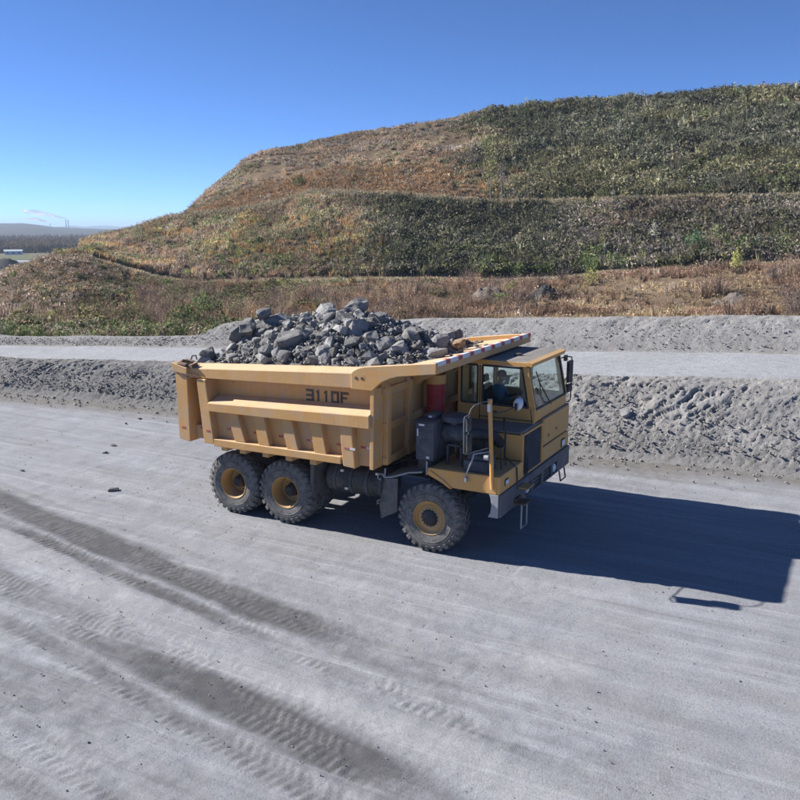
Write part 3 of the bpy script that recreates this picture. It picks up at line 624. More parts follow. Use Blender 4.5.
    # reflective tape at the foot of each bay
    for k, (x, yy, z) in enumerate(((-1.14, YB, 1.98), (-.78, -.14, 1.97), (-.42, YB, 1.98), (.02, -.16, 2.03), (.78, -.16, 2.03), (1.46, -.16, 2.03), (2.18, -.16, 2.03), (2.94, -.16, 2.03), (3.26, YB - .004, 2.03), (3.56, -.19, 2.05))):
        wd = .10 if k < 3 else .13
        q = MB(); boxy(q, fy, x, x + wd, yy - .006, yy + .002, z, z + .045); sub(q, 'reflector', 'tape_red', bed, 0)
        if k > 2: q = MB(); boxy(q, fy, x + wd + .002, x + wd * 2, yy - .006, yy + .002, z, z + .045); sub(q, 'reflector', 'tape_white', bed, 0)
# canopy deck, front lip, striped tape
q = MB(); q.prism([(3.86, 3.50), (5.30, 3.80), (5.30, 3.90), (3.5, 3.62), (3.5, 3.54)], 1, YB + .10, 2 * YC - YB - .10); can = sub(q, 'canopy', 'tan', bed, .01)
q = MB(); q.prism([(5.305, 3.755), (5.35, 3.76), (5.35, 3.975), (5.305, 3.97)], 1, YB + .09, 2 * YC - YB - .09); sub(q, 'canopy_lip', 'tan', bed, .01)
nst = 18; y0 = YB + .03; dy = (2 * YC - 2 * YB - .06) / nst * 2
ys_ = [y0 + dy * (k // 2) + (dy * .66 if k % 2 else 0) for k in range(nst)] + [y0 + dy * nst / 2]
for k in range(nst):
    q = MB(); q.prism([(5.26, 3.985), (5.352, 3.99), (5.358, 3.905), (5.352, 3.90), (5.35, 3.977), (5.26, 3.972)], 1, ys_[k], ys_[k + 1] - .004)
    sub(q, 'reflector', 'tape_white' if k % 2 == 0 else 'tape_red', bed, 0)
for yv in (1.3, 3.3):
    q = MB(); q.prism([(3.97, 3.2), (4.05, 3.2), (5.25, 3.76), (5.25, 3.80), (3.98, 3.53)], 1, yv - .05, yv + .05); sub(q, 'canopy_gusset', 'tan', bed, .008)
# ribs of the front wall
for yv in (.02, .95, 1.85, 2.75, 3.65, 4.45):
    q = MB(); q.prism([(3.945, 1.70), (4.07, 1.70), (4.09, 3.30), (3.97, 3.44)], 1, yv, yv + .16); sub(q, 'front_rib', 'tan', bed, .01)
for z in (1.70, 2.42, 3.16):
    q = MB(); q.box(3.95, 4.05, .0, 2 * YC, z, z + .16); sub(q, 'front_rib', 'tan', bed, .01)
# lettering 3110F in block strokes on the near skin
def strokes(ch):
    t = .2
    return {'3': [(0, 0, 1, t), (0, .4, 1, .6), (0, .8, 1, 1), (.72, .0, 1, 1)], '1': [(.36, 0, .68, 1), (.16, .72, .4, .9)], '0': [(0, 0, .28, 1), (.72, 0, 1, 1), (0, 0, 1, t), (0, .8, 1, 1)], 'F': [(0, 0, .28, 1), (0, .8, 1, 1), (0, .42, .8, .6)]}[ch]
lx = 2.06
for ch in '3110F':
    q = MB(); wd, ht, zb = .20, .265, 2.86
    if ch == '1': wd = .15
    for i, (a, b, c, d) in enumerate(strokes(ch)):
        e = .0007 * i; q.prism([(lx + a * wd, zb + b * ht + .012 * (lx - 2)), (lx + c * wd, zb + b * ht + .012 * (lx - 2)), (lx + c * wd, zb + d * ht + .012 * (lx - 2)), (lx + a * wd, zb + d * ht + .012 * (lx - 2))], 1, .0445 - e, .049 + e)
    sub(q, 'lettering', 'letter', bed, 0); lx += wd + (.035 if ch != '1' else .05)
# bent rusty iron on the rear corner
q = MB(); q.tube([(-1.22, -.2, 3.50), (-1.05, -.3, 3.56), (-.9, -.15, 3.50)], .022, 6); q.hexa([(-1.2, -.36, 3.47), (-.95, -.36, 3.45), (-.9, -.1, 3.5), (-1.15, -.08, 3.52), (-1.18, -.33, 3.50), (-.93, -.34, 3.49), (-.88, -.1, 3.54), (-1.13, -.1, 3.56)])
q.tube([(-1.05, -.05, 3.52), (-1.04, 0, 3.62), (-.98, .05, 3.63), (-.95, .05, 3.53)], .018, 6); q.hexa([(-.98, -.3, 3.42), (-.75, -.34, 3.40), (-.7, -.2, 3.44), (-.9, -.15, 3.45), (-.97, -.3, 3.45), (-.78, -.34, 3.47), (-.72, -.2, 3.52), (-.9, -.15, 3.49)])
sub(q, 'bent_bracket', 'rust', bed, 0)
q = MB(); q.prism([(-1.20, 3.24), (-.62, 3.21), (-.58, 3.235), (-.64, 3.25), (-1.20, 3.285)], 1, YB - .03, YB - .006); sub(q, 'rusty_strip', 'rust', bed, 0)

# ---- chassis
m = MB()
for y in (1.72, 2.74): m.box(-.95, 6.3, y, y + .15, .98, 1.38)
for x in (-.9, .72, 2.4, 4.0, 5.9): m.box(x, x + .16, 1.87, 2.74, 1.02, 1.3)
part(m, 'chassis_frame', 'black', .01)
for x in (-.35, .3, 1.1, 1.75):
    for y in (1.6, 2.85): m = MB(); m.prism([(x, 1.38), (x + .22, 1.38), (x + .18, 1.71), (x + .04, 1.71)], 1, y, y + .16); part(m, 'body_support', 'black', .01)
for x in (0, 1.459):
    m = MB(); m.lathe([(0, .9), (.15, .92), (.15, 1.75), (.34, 2.05), (.34, 2.56), (.15, 2.86), (.15, 3.7), (0, 3.72)], (x, 0, .73), 1, 16); part(m, 'rear_axle', 'black', 0, True)
for y in (1.15, 3.25):
    m = MB(); m.prism([(-.25, .80), (1.7, .80), (1.7, .93), (1.0, 1.18), (.45, 1.18), (-.25, .93)], 1, y, y + .2); part(m, 'suspension_beam', 'black', .01)
m = MB(); m.lathe([(0, .45), (.13, .47), (.13, 4.14), (0, 4.16)], (5.035, 0, .70), 1, 12); part(m, 'front_axle', 'black', 0, True)
m = MB(); m.tube([(1.7, YC, .85), (4.2, YC, 1.05)], .09, 10); part(m, 'drive_shaft', 'black', 0, True)
m = MB(); m.box(4.3, 6.2, 1.5, 3.1, .95, 1.9); m.box(4.1, 4.4, 1.6, 3.0, 1.0, 1.7); part(m, 'engine_block', 'black', .03)
# fuel tank with straps (near) and air tanks, hoses
for fy, s in sides():
    m = MB(); yc_ = fy(.62)
    m.lathe([(0, 2.33), (.27, 2.33), (.33, 2.38), (.33, 3.86), (.27, 3.92), (0, 3.92)], (0, yc_, 1.10), 0, 28); tk = part(m, 'fuel_tank', 'black', 0, True)
    for x in (2.55, 2.95, 3.35, 3.70):
        m = MB(); m.lathe([(.332, x), (.345, x), (.345, x + .06), (.332, x + .06)], (0, yc_, 1.10), 0, 28, True); sub(m, 'strap', 'dark', tk, 0, True)
    for x in (2.7, 3.5): m = MB(); m.box(x, x + .12, min(fy(.9), fy(1.75)), max(fy(.9), fy(1.75)), 1.2, 1.36); sub(m, 'bracket', 'black', tk, .01)
    if s == 0:
        for x, z in ((2.72, 1.30), (3.60, 1.34), (2.86, .93)): m = MB(); m.box(x, x + .07, .275 if z < 1.2 else .33, .37, z, z + .045); sub(m, 'label_plate', 'white', tk, 0)
    # mud flap ahead of the rear wheels
    m = MB(); m.prism([(2.10, .74), (2.20, .74), (2.22, 1.56), (2.13, 1.56)], 1, *sorted((fy(.05), fy(.88)))); part(m, 'mud_flap', 'guard', .008)
    # front wheel guard: sheet over the back of the tyre and a hanging flap
    m = MB(); pa = [(3.99, 1.42), (4.25, 1.50), (4.55, 1.60), (4.86, 1.64)]
    for a, b in zip(pa[:-1], pa[1:]): prismy(m, fy, [a, b, (b[0], b[1] + .025), (a[0], a[1] + .025)], .03, .72)
    gd = part(m, 'wheel_guard', 'guard', .004)
    m = MB(); m.tube([(3.99, fy(.03), 1.435), (4.12, fy(.02), 1.45), (4.25, fy(.02), 1.49), (4.4, fy(.02), 1.55), (4.56, fy(.02), 1.61), (4.86, fy(.03), 1.66)], .018, 6); sub(m, 'edge_trim', 'lightgrey', gd, 0, True)
    m = MB(); prismy(m, fy, [(3.88, .52), (3.92, .52), (4.03, 1.43), (3.99, 1.43)], .05, .70); sub(m, 'flap', 'guard', gd, .004)
    m = MB(); prismy(m, fy, [(3.86, .84), (4.0, 1.40), (4.3, 1.44), (4.28, .72), (3.9, .52)], .035, .05); sub(m, 'side_flap', 'guard', gd, .003)
    m = MB(); m.tube([(3.94, fy(-.02), 1.38), (3.87, fy(-.04), 1.41), (3.87, fy(-.02), 1.5), (3.96, fy(0.0), 1.5), (4.0, fy(.02), 1.42)], .016, 6); m.tube([(3.99, fy(.03), 1.42), (4.0, fy(.05), 1.62)], .018, 6); sub(m, 'hook', 'lightgrey', gd, 0, True); m = MB(); m.tube([(3.86, fy(.02), .86), (3.82, fy(.0), .83), (3.83, fy(0), .9), (3.88, fy(.03), .93)], .012, 6); sub(m, 'hook', 'lightgrey', gd, 0, True)
m = MB()
for k in range(7):
    y = 1.1 + .18 * k; m.tube([(3.6 + .05 * k, y, 1.40), (4.0, y + .05, 1.55 + .03 * (k % 3)), (4.4, y, 1.50), (4.75, y + .1, 1.30)], .022, 6)
part(m, 'hose', 'black', 0, True)

# ---- wheels
RW = .735
def tyre_mesh(wd):
    m = MB(); h = wd / 2
    prof = [(.345, h - .05), (.365, h - .015), (.44, h + .012), (.56, h + .016), (.62, h + .004), (.662, h - .025), (.69, h - .06), (.70, h - .12), (.70, 0)]
    prof = prof + [(r, -t) for r, t in prof[-2::-1]] + [(.33, -h + .06), (.33, h - .06)]
    m.lathe(prof, (0, 0, 0), 1, 56, True)
    n = 27
    for k in range(n):
        for sg in (1, -1):
            a0 = 2 * math.pi * (k + (0 if sg > 0 else .5)) / n; da = 2 * math.pi / n * .30
            def P(r, t, a): return (r * math.cos(a), t * sg, r * math.sin(a))
            sk = 2 * math.pi / n * .62
            m.hexa([P(.655, h - .004, a0 - da), P(.69, .015, a0 - da + sk), P(.69, .015, a0 + da + sk), P(.655, h - .004, a0 + da), P(.716, h - .03, a0 - da * .85), P(RW, .02, a0 - da * .8 + sk), P(RW, .02, a0 + da * .8 + sk), P(.716, h - .03, a0 + da * .85)])
            m.hexa([P(.60, h + .004, a0 - da * .8), P(.66, h - .03, a0 - da), P(.66, h - .03, a0 + da), P(.60, h + .004, a0 + da * .8), P(.61, h + .018, a0 - da * .7), P(.712, h - .012, a0 - da * .9), P(.712, h - .012, a0 + da * .9), P(.61, h + .018, a0 + da * .7)])
    # raised ring and marks on the sidewall
    m.lathe([(.50, h + .014), (.505, h + .020), (.515, h + .020), (.52, h + .016)], (0, 0, 0), 1, 56)
    return m
def disc_front():
    m = MB(); m.lathe([(.375, .16), (.355, .10), (.33, .05), (.27, .035), (.255, .06), (.22, .065), (.0, .065)], (0, 0, 0), 1, 40); return m
WD = .46
tm = tyre_mesh(WD)
protos = {}
def wheel(x, y, front, outward, rot):
    """y = plane of the outer sidewall; outward = -1 faces the camera side"""
    key = 'front' if front else 'rear'
    h = WD / 2
    if key not in protos:
        if front:
            hub = MB(); hub.lathe([(0, h + .03), (.11, h + .03), (.155, h + .005), (.17, h - .03), (.19, h - .05)], (0, 0, 0), 1, 28)
            rim = MB(); rim.lathe([(.40, h - .03), (.385, h - .005), (.37, h - .01), (.355, h - .05), (.31, h - .075), (.26, h - .05), (.19, h - .045), (.19, h - .08), (.36, h - .2), (.37, -h + .03), (.385, -h + .01), (.36, -h + .08)], (0, 0, 0), 1, 44)
            nuts = MB()
            for k in range(16):
                a = 2 * math.pi * k / 16; nuts.lathe([(0, h - .012), (.013, h - .012), (.017, h - .045), (.0, h - .046)], (.205 * math.cos(a), 0, .205 * math.sin(a)), 1, 6)
        else:
            hub = MB(); hub.lathe([(0, h - .13), (.10, h - .13), (.13, h - .16), (.15, h - .26), (.16, h - .34)], (0, 0, 0), 1, 28)
            rim = MB(); rim.lathe([(.40, h - .03), (.388, h + .0), (.372, h - .005), (.355, h - .06), (.335, h - .11), (.32, h - .20), (.30, h - .32), (.17, h - .33), (.17, h - .36), (.34, h - .36), (.37, -h + .03), (.385, -h + .01), (.36, -h + .08)], (0, 0, 0), 1, 44)
            nuts = MB()
            for k in range(14):
                a = 2 * math.pi * k / 14; nuts.lathe([(0, h - .295), (.013, h - .295), (.016, h - .325), (.0, h - .326)], (.235 * math.cos(a), 0, .235 * math.sin(a)), 1, 6)
        for mb_ in (hub, rim, nuts): mb_.v = [(x_ * .93, y_, z_ * .93) for x_, y_, z_ in mb_.v]
        W0 = hub.build('wheel', M['black'], None, 0, True); T0 = tm.build('tyre', M['rubber'], W0, 0, True)
        R0 = rim.build('rim', M['yellow_clean'], W0, 0, True); N0 = nuts.build('wheel_nut', M['lightgrey'] if front else M['yellow_clean'], W0, 0); N0['kind'] = 'stuff'
        protos[key] = (W0, [T0, R0, N0]); Wn = W0
    else:
        W0, ch = protos[key]; Wn = W0.copy(); COL.objects.link(Wn)
        for c in ch: d = c.copy(); COL.objects.link(d); d.parent = Wn
    Wn.parent = truck; yc_ = y + (h if outward < 0 else -h)
    Wn.location = Vector((x, yc_, RW - .018)) + OFF
    Wn.rotation_euler = (0, rot, math.pi if outward < 0 else 0)
for fy, s in sides():
    o = -1 if s == 0 else 1
    wheel(5.035, fy(0.), True, o, .1 + s); wheel(0, fy(0.), False, o, .4 + s); wheel(1.459, fy(0.), False, o, .7 + s)
    wheel(0, fy(.50), False, o, 1.2 + s); wheel(1.459, fy(.50), False, o, 1.6 + s)

# ---- front deck, fenders, bumper
for fy, s in sides():
    m = MB(); prismy(m, fy, [(4.97, 1.76), (4.95, 1.62), (5.06, 1.57), (5.46, 1.41), (6.46, 1.41), (6.46, 1.77)], .07, .13); prismy(m, fy, [(4.97, 1.70), (6.47, 1.71), (6.47, 1.765), (4.97, 1.755)], .131, 1.36 if s == 0 else 1.0)
    fd = part(m, 'fender', 'yellow', .012)
    m = MB(); prismy(m, fy, [(4.96, 1.68), (5.28, 1.50), (5.46, 1.395), (5.52, 1.395), (5.34, 1.54), (5.02, 1.72)], .045, .069); sub(m, 'fender_lip', 'yellow', fd, .006)
m = MB(); m.box(6.455, 6.52, .075, 1.38, 1.415, 1.775); fp = part(m, 'corner_panel', 'yellow', .012)
m = MB(); m.box(6.521, 6.535, .33, .52, 1.53, 1.66); lp = sub(m, 'lamp_housing', 'black', fp, .006)
m = MB(); m.box(6.536, 6.548, .35, .43, 1.55, 1.64); m.box(6.536, 6.548, .435, .50, 1.55, 1.64); sub(m, 'corner_lamp', 'lens', fp, .004)
# bumper: dark beam with recesses
m = MB(); m.box(6.36, 6.50, .09, 4.53, .945, 1.405)
for (a, b) in ((.09, 1.50), (1.86, 2.0), (2.52, 2.66), (3.2, 3.3), (3.62, 4.53)): m.box(6.499, 6.55, a, b, .945, 1.405)
for (a, b) in ((1.5, 1.86), (2.0, 2.52), (2.66, 3.2), (3.3, 3.62)): m.box(6.498, 6.549, a, b, 1.23, 1.404); m.box(6.498, 6.549, a, b, .946, .985)
bp = part(m, 'bumper', 'bumper', .012)
for yv in (1.68, 3.46):
    m = MB(); m.lathe([(0, .06), (.06, .055), (.095, .03), (.10, 0), (.0, -.0)], (6.50, yv, 1.10), 0, 20); sub(m, 'headlight', 'lens', bp, 0, True)
for a, b in ((2.01, 2.51), (2.67, 3.19)):
    m = MB()
    for k in range(3): m.box(6.502, 6.515, a, b, 1.0 + k * .08, 1.03 + k * .08)
    sub(m, 'vent', 'black', bp, 0)
for fy, s in sides():
    m = MB(); prismy(m, fy, [(6.30, 1.405), (6.50, 1.405), (6.50, .935), (6.28, .935), (6.335, 1.02), (6.355, 1.17), (6.335, 1.33)], .068, .088); sub(m, 'bumper_end', 'lightgrey', bp, .006)  # bumper side face, its sunlit look put in as a lighter grey
# steps hanging from the bumper
m = MB(); m.box(6.53, 6.78, .98, 1.36, 1.30, 1.335); part(m, 'step', 'yellow_clean', .008)
m = MB(); m.box(6.53, 6.80, .78, 1.14, 1.03, 1.065); m.box(6.53, 6.60, .80, 1.12, 1.065, 1.13); st = part(m, 'step', 'rust', .008)
m = MB(); m.tube([(6.72, .80, 1.03), (6.72, .80, .54), (6.72, 1.12, .54), (6.72, 1.12, 1.03)], .018, 8); sub(m, 'step_loop', 'lightgrey', st, 0, True)
m = MB(); m.tube([(6.56, 3.75, .96), (6.6, 3.75, .72), (6.6, 4.12, .72), (6.56, 4.12, .96)], .018, 8); part(m, 'step_loop', 'black', 0, True)
# ---- hood, grille, front panels
m = MB(); m.prism([(4.95, 2.30), (6.47, 2.34), (6.47, 2.385), (4.95, 2.36)], 1, 1.36, 2.66); hd = part(m, 'hood', 'roof', .012)
m = MB(); m.box(4.97, 6.46, 1.37, 1.40, 1.77, 2.315); hs = part(m, 'engine_side_panel', 'yellow', .008)
m = MB(); m.box(6.44, 6.51, 1.365, 1.43, 1.776, 2.34); m.box(6.44, 6.51, 1.385, 1.43, 1.42, 1.774); m.box(6.44, 6.51, 2.58, 2.65, 1.42, 2.34); m.box(6.44, 6.51, 1.431, 2.579, 2.29, 2.34); m.box(6.44, 6.51, 1.431, 2.579, 1.42, 1.46); gf = part(m, 'grille_frame', 'yellow', .008)
m = MB(); m.box(6.43, 6.455, 1.43, 2.58, 1.46, 2.29)
for k in range(16): z = 1.48 + k * .05; m.prism([(6.456, z), (6.485, z - .012), (6.487, z + .006), (6.456, z + .02)], 1, 1.435, 2.575)
sub(m, 'grille', 'dark', gf, 0)
m = MB(); m.tube([(6.515, 1.50, 1.44), (6.53, 1.50, 1.47), (6.53, 1.50, 2.27), (6.515, 1.50, 2.3)], .014, 6); m.tube([(6.515, 1.62, 1.44), (6.53, 1.62, 1.47), (6.53, 1.62, 1.80)], .012, 6); sub(m, 'grille_bar', 'black', gf, 0, True)
m = MB(); m.box(6.44, 6.515, 2.665, 4.50, 1.80, 2.40); pu = part(m, 'front_panel', 'yellow', .014)
for yv, z in ((3.0, 1.98), (3.55, 2.02)): m = MB(); m.lathe([(0, .006), (.035, .006), (.035, -.0), (0, 0)], (6.516, yv, z), 0, 12); sub(m, 'panel_hole', 'black', pu, 0)  # holes in the panel, their darkness put on as black discs
m = MB(); m.box(6.44, 6.513, 2.665, 4.52, 1.42, 1.765); pl_ = part(m, 'front_panel', 'yellow', .014)
m = MB(); m.box(6.514, 6.528, 3.95, 4.22, 1.46, 1.66); sub(m, 'lamp_housing', 'black', pl_, .006)
m = MB(); m.box(6.529, 6.540, 3.97, 4.08, 1.49, 1.63); m.box(6.529, 6.540, 4.09, 4.20, 1.49, 1.63); sub(m, 'corner_lamp', 'lens', pl_, .004)
# ---- cab
CY0, CY1 = 2.20, 4.42
m = MB()
def sidewall(y0, y1, wins):
    P = lambda poly: m.prism(poly, 1, y0, y1)
    P([(4.65, 1.85), (6.44, 1.85), (6.46, 2.72), (4.65, 2.72)])                                 # lower panel
    P([(4.65, 3.57), (6.275, 3.60), (6.262, 3.66), (4.65, 3.66)])                                # roof rail
    xs_ = wins
    for a, b in xs_: P([(a, 2.721), (b, 2.721), (b, 3.569), (a, 3.569)])
    P([(6.30, 2.721), (6.46, 2.721), (6.275, 3.599), (6.14, 3.598)])                             # A pillar
sidewall(CY0, CY0 + .06, ((4.65, 4.74), (5.12, 5.24)))
sidewall(CY1 - .06, CY1, ((4.65, 4.74), (5.30, 5.62)))
m.box(4.64, 4.70, CY0 + .061, CY1 - .061, 1.85, 2.75); m.box(4.64, 4.70, CY0 + .061, CY1 - .061, 3.45, 3.66); m.box(4.64, 4.70, CY0 + .061, CY0 + .5, 2.751, 3.449); m.box(4.64, 4.70, CY1 - .12, CY1 - .061, 2.751, 3.449)
m.hexa([(6.38, CY0 + .061, 2.405), (6.455, CY0 + .061, 2.405), (6.455, CY1 - .061, 2.405), (6.38, CY1 - .061, 2.405), (6.40, CY0 + .061, 2.67), (6.468, CY0 + .061, 2.67), (6.468, CY1 - .061, 2.67), (6.40, CY1 - .061, 2.67)])
m.box(6.20, 6.30, CY0 + .061, CY1 - .061, 3.58, 3.659)
cab = part(m, 'cab', 'yellow', .012)
m = MB(); m.box(6.30, 6.50, CY0 + .47, 4.50, 2.402, 2.425); sub(m, 'scuttle', 'roof', cab, .006)
m = MB(); m.prism([(4.60, 3.662), (6.33, 3.662), (6.33, 3.69), (5.9, 3.715), (4.60, 3.70)], 1, CY0 - .03, CY1 + .03); rf = sub(m, 'roof', 'roof', cab, .01)
m = MB(); m.hexa([(6.26, CY0 - .04, 3.63), (6.36, CY0 - .04, 3.60), (6.36, CY1 + .04, 3.60), (6.26, CY1 + .04, 3.63), (6.26, CY0 - .04, 3.72), (6.40, CY0 - .04, 3.69), (6.40, CY1 + .04, 3.69), (6.26, CY1 + .04, 3.72)]); sub(m, 'visor', 'yellow', cab, .01)
m = MB(); m.box(4.62, 6.26, CY0 - .035, CY0 - .001, 3.60, 3.70); sub(m, 'roof_trim', 'yellow', cab, .008)
m = MB(); m.tube([(5.75, 3.0, 3.70), (5.75, 3.0, 3.76)], .09, 10); sub(m, 'roof_vent', 'black', cab, .005)
# panes
def pane(poly3, name='window_pane', inset=.006, mt='glass'):
    q = MB(); P = [Vector(p) for p in poly3]; nrm = (P[1] - P[0]).cross(P[3] - P[0]).normalized() * inset
    q.hexa([p - nrm for p in P] + [p + nrm for p in P]); return sub(q, name, mt, cab, 0)
for y, ws in ((CY0 + .03, ((4.74, 5.12, 5.12), (5.24, 6.30, 6.14))), (CY1 - .03, ((4.74, 5.30, 5.30), (5.62, 6.30, 6.14)))):
    for a, b, c in ws: pane([(a, y, 2.722), (b, y, 2.722), (c, y, 3.568), (a, y, 3.568)])
pane([(6.44, CY0 + .062, 2.672), (6.44, CY1 - .062, 2.672), (6.255, CY1 - .062, 3.60), (6.255, CY0 + .062, 3.60)], 'windscreen', mt='screen')
pane([(4.67, CY0 + .5, 2.751), (4.67, CY1 - .12, 2.751), (4.67, CY1 - .12, 3.449), (4.67, CY0 + .5, 3.449)])
# dark rubber surrounds
m = MB()
for a, b, c in ((4.74, 5.12, 5.12), (5.24, 6.30, 6.14)):
    y = CY0 - .008
    for p, q_ in (((a, 2.722), (b, 2.722)), ((b, 2.722), (c, 3.568)), ((c, 3.568), (a, 3.568)), ((a, 3.568), (a, 2.722))): m.tube([(p[0], y + .008, p[1]), (q_[0], y + .008, q_[1])], .022, 6)
sub(m, 'window_seal', 'black', cab, 0)
m = MB(); ps = [(6.447, CY0 + .075, 2.68), (6.447, CY1 - .075, 2.68), (6.262, CY1 - .075, 3.59), (6.262, CY0 + .075, 3.59), (6.447, CY0 + .075, 2.68)]
for a, b in zip(ps[:-1], ps[1:]): m.tube([a, b], .024, 6)
sub(m, 'window_seal', 'black', cab, 0)
xw = lambda z: 6.472 - (z - 2.68) * .2
m = MB(); m.tube([(6.50, 3.15, 2.66), (xw(2.78) + .035, 3.0, 2.78), (xw(3.2) + .025, 2.62, 3.22)], .013, 6); m.tube([(xw(2.98) + .014, 2.66, 2.95), (xw(3.2) + .025, 2.62, 3.22), (xw(3.5) + .014, 2.58, 3.46)], .012, 5); sub(m, 'wiper', 'black', cab, 0)
m = MB(); m.tube([(5.42, CY0 - .02, 2.58), (5.44, CY0 - .05, 2.58), (5.58, CY0 - .05, 2.58), (5.60, CY0 - .02, 2.58)], .012, 6); sub(m, 'door_handle', 'black', cab, 0)
m = MB(); ysm = CY0 - .004
for a_, b_ in (((5.18, 1.86), (5.18, 3.58)), ((6.40, 2.4), (6.36, 2.70)), ((5.18, 2.44), (6.40, 2.44))): m.tube([(a_[0], ysm, a_[1]), (b_[0], ysm, b_[1])], .009, 4)
sub(m, 'door_seam', 'black', cab, 0)
for x_ in (5.3, 5.7, 6.1): m = MB(); m.box(x_, x_ + .012, 1.362, 1.369, 1.80, 2.30); sub(m, 'panel_seam', 'black', hs, 0)
# interior
m = MB(); m.box(4.71, 6.37, CY0 + .07, CY1 - .07, 1.87, 1.92); sub(m, 'cab_floor', 'seat', cab, 0)
m = MB(); m.prism([(5.85, 1.93), (6.36, 1.93), (6.38, 2.62), (6.20, 2.68), (5.98, 2.60), (5.95, 2.2)], 1, CY0 + .08, CY1 - .08); sub(m, 'dashboard', 'seat', cab, .03)
m = MB(); m.prism([(4.98, 2.22), (5.46, 2.22), (5.50, 2.33), (5.44, 2.37), (5.02, 2.34)], 1, 2.95, 3.45); m.prism([(4.96, 2.30), (5.10, 2.34), (4.98, 2.98), (4.86, 2.96)], 1, 2.97, 3.43); m.prism([(4.86, 3.02), (4.95, 3.03), (4.93, 3.20), (4.85, 3.19)], 1, 3.06, 3.34); m.box(5.05, 5.40, 3.05, 3.35, 1.921, 2.225); sub(m, 'seat', 'seat', cab, .03)
m = MB(); wc = Vector((5.78, 3.2, 2.70)); ax_ = Vector((-.55, 0, .83)).normalized(); e1 = Vector((0, 1, 0)); e2 = ax_.cross(e1)
ring = [wc + (e1 * math.cos(a) + e2 * math.sin(a)) * .21 for a in np.linspace(0, 2 * math.pi, 25)]
m.tube(ring, .016, 8, False); m.tube([wc - ax_ * .01, wc - ax_ * .35 + Vector((.12, 0, 0))], .03, 8); m.tube([wc - e1 * .2, wc + e1 * .2], .014, 6); m.tube([wc, wc - e2 * .2], .014, 6); sub(m, 'steering_wheel', 'black', cab, 0, True)
# ---- deck clutter on the near side: cabinet, air cleaner with cap, rack, box
m = MB(); m.box(4.66, 5.06, .12, .95, 1.88, 2.68); cb = part(m, 'battery_cabinet', 'dark', .02)
m = MB(); m.box(4.63, 5.09, .10, .97, 2.681, 2.70); m.box(4.76, 4.98, .35, .75, 2.70, 2.80); sub(m, 'cabinet_lid', 'dark', cb, .008)
m = MB(); m.box(4.74, 4.86, .113, .119, 2.60, 2.635); m.box(4.91, 4.97, .113, .119, 1.93, 1.975); m.box(4.70, 4.725, .113, .119, 2.38, 2.53); m.box(4.84, 4.92, .345, .349, 2.73, 2.77); sub(m, 'label_plate', 'white', cb, 0)
m = MB(); m.box(4.70, 5.0, .16, .90, 1.62, 1.88); sub(m, 'cabinet_base', 'black', cb, .01)
m = MB(); m.tube([(4.93, .10, 1.60), (4.93, .10, 1.88)], .02, 6); sub(m, 'cabinet_leg', 'lightgrey', cb, 0, True)
m = MB(); m.lathe([(0, 4.99), (.13, 4.99), (.16, 5.03), (.205, 5.08), (.205, 5.24), (.215, 5.245), (.215, 5.27), (.205, 5.275), (.205, 5.50), (.19, 5.60), (.0, 5.60)], (0, .68, 2.39), 0, 28); ac = part(m, 'air_cleaner', 'dark', 0, True)
m = MB(); m.lathe([(0, .14), (.16, .135), (.28, .10), (.305, .05), (.30, 0), (.27, -.01), (.12, 0), (.10, -.12), (0, -.12)], (5.28, .68, 2.66), 2, 32); sub(m, 'intake_cap', 'dark', ac, 0, True)
m = MB()
for x in (5.2, 5.50):
    for y in (.45, .95): m.box(x, x + .045, y, y + .045, 1.765, 2.20)
m.box(5.2, 5.545, .45, .495, 2.16, 2.20); m.box(5.2, 5.545, .95, .995, 2.16, 2.20); sub(m, 'rack', 'dark', ac, .004)
m = MB(); m.box(5.70, 6.22, .18, .62, 1.768, 2.0); m.prism([(5.72, 2.0), (6.15, 2.0), (6.05, 2.10), (5.80, 2.12)], 1, .22, .6); part(m, 'tool_box', 'dark', .015)
m = MB(); m.tube([(5.6, .68, 2.39), (5.78, .75, 2.40), (5.95, 1.1, 2.3), (6.0, 1.38, 2.1)], .11, 12); part(m, 'intake_pipe', 'black', 0, True)
m = MB(); m.box(5.5, 5.9, .9, 1.3, 1.768, 2.25); m.box(5.62, 5.8, .5, .9, 1.768, 2.02); part(m, 'filter_block', 'black', .03)
m = MB()
for k in range(5): m.tube([(5.45 + .07 * k, .9, 1.78), (5.5 + .06 * k, .85 + .05 * k, 2.02), (5.65 + .05 * k, 1.1, 2.2 + .02 * k)], .018, 6)
part(m, 'hose', 'black', 0, True)
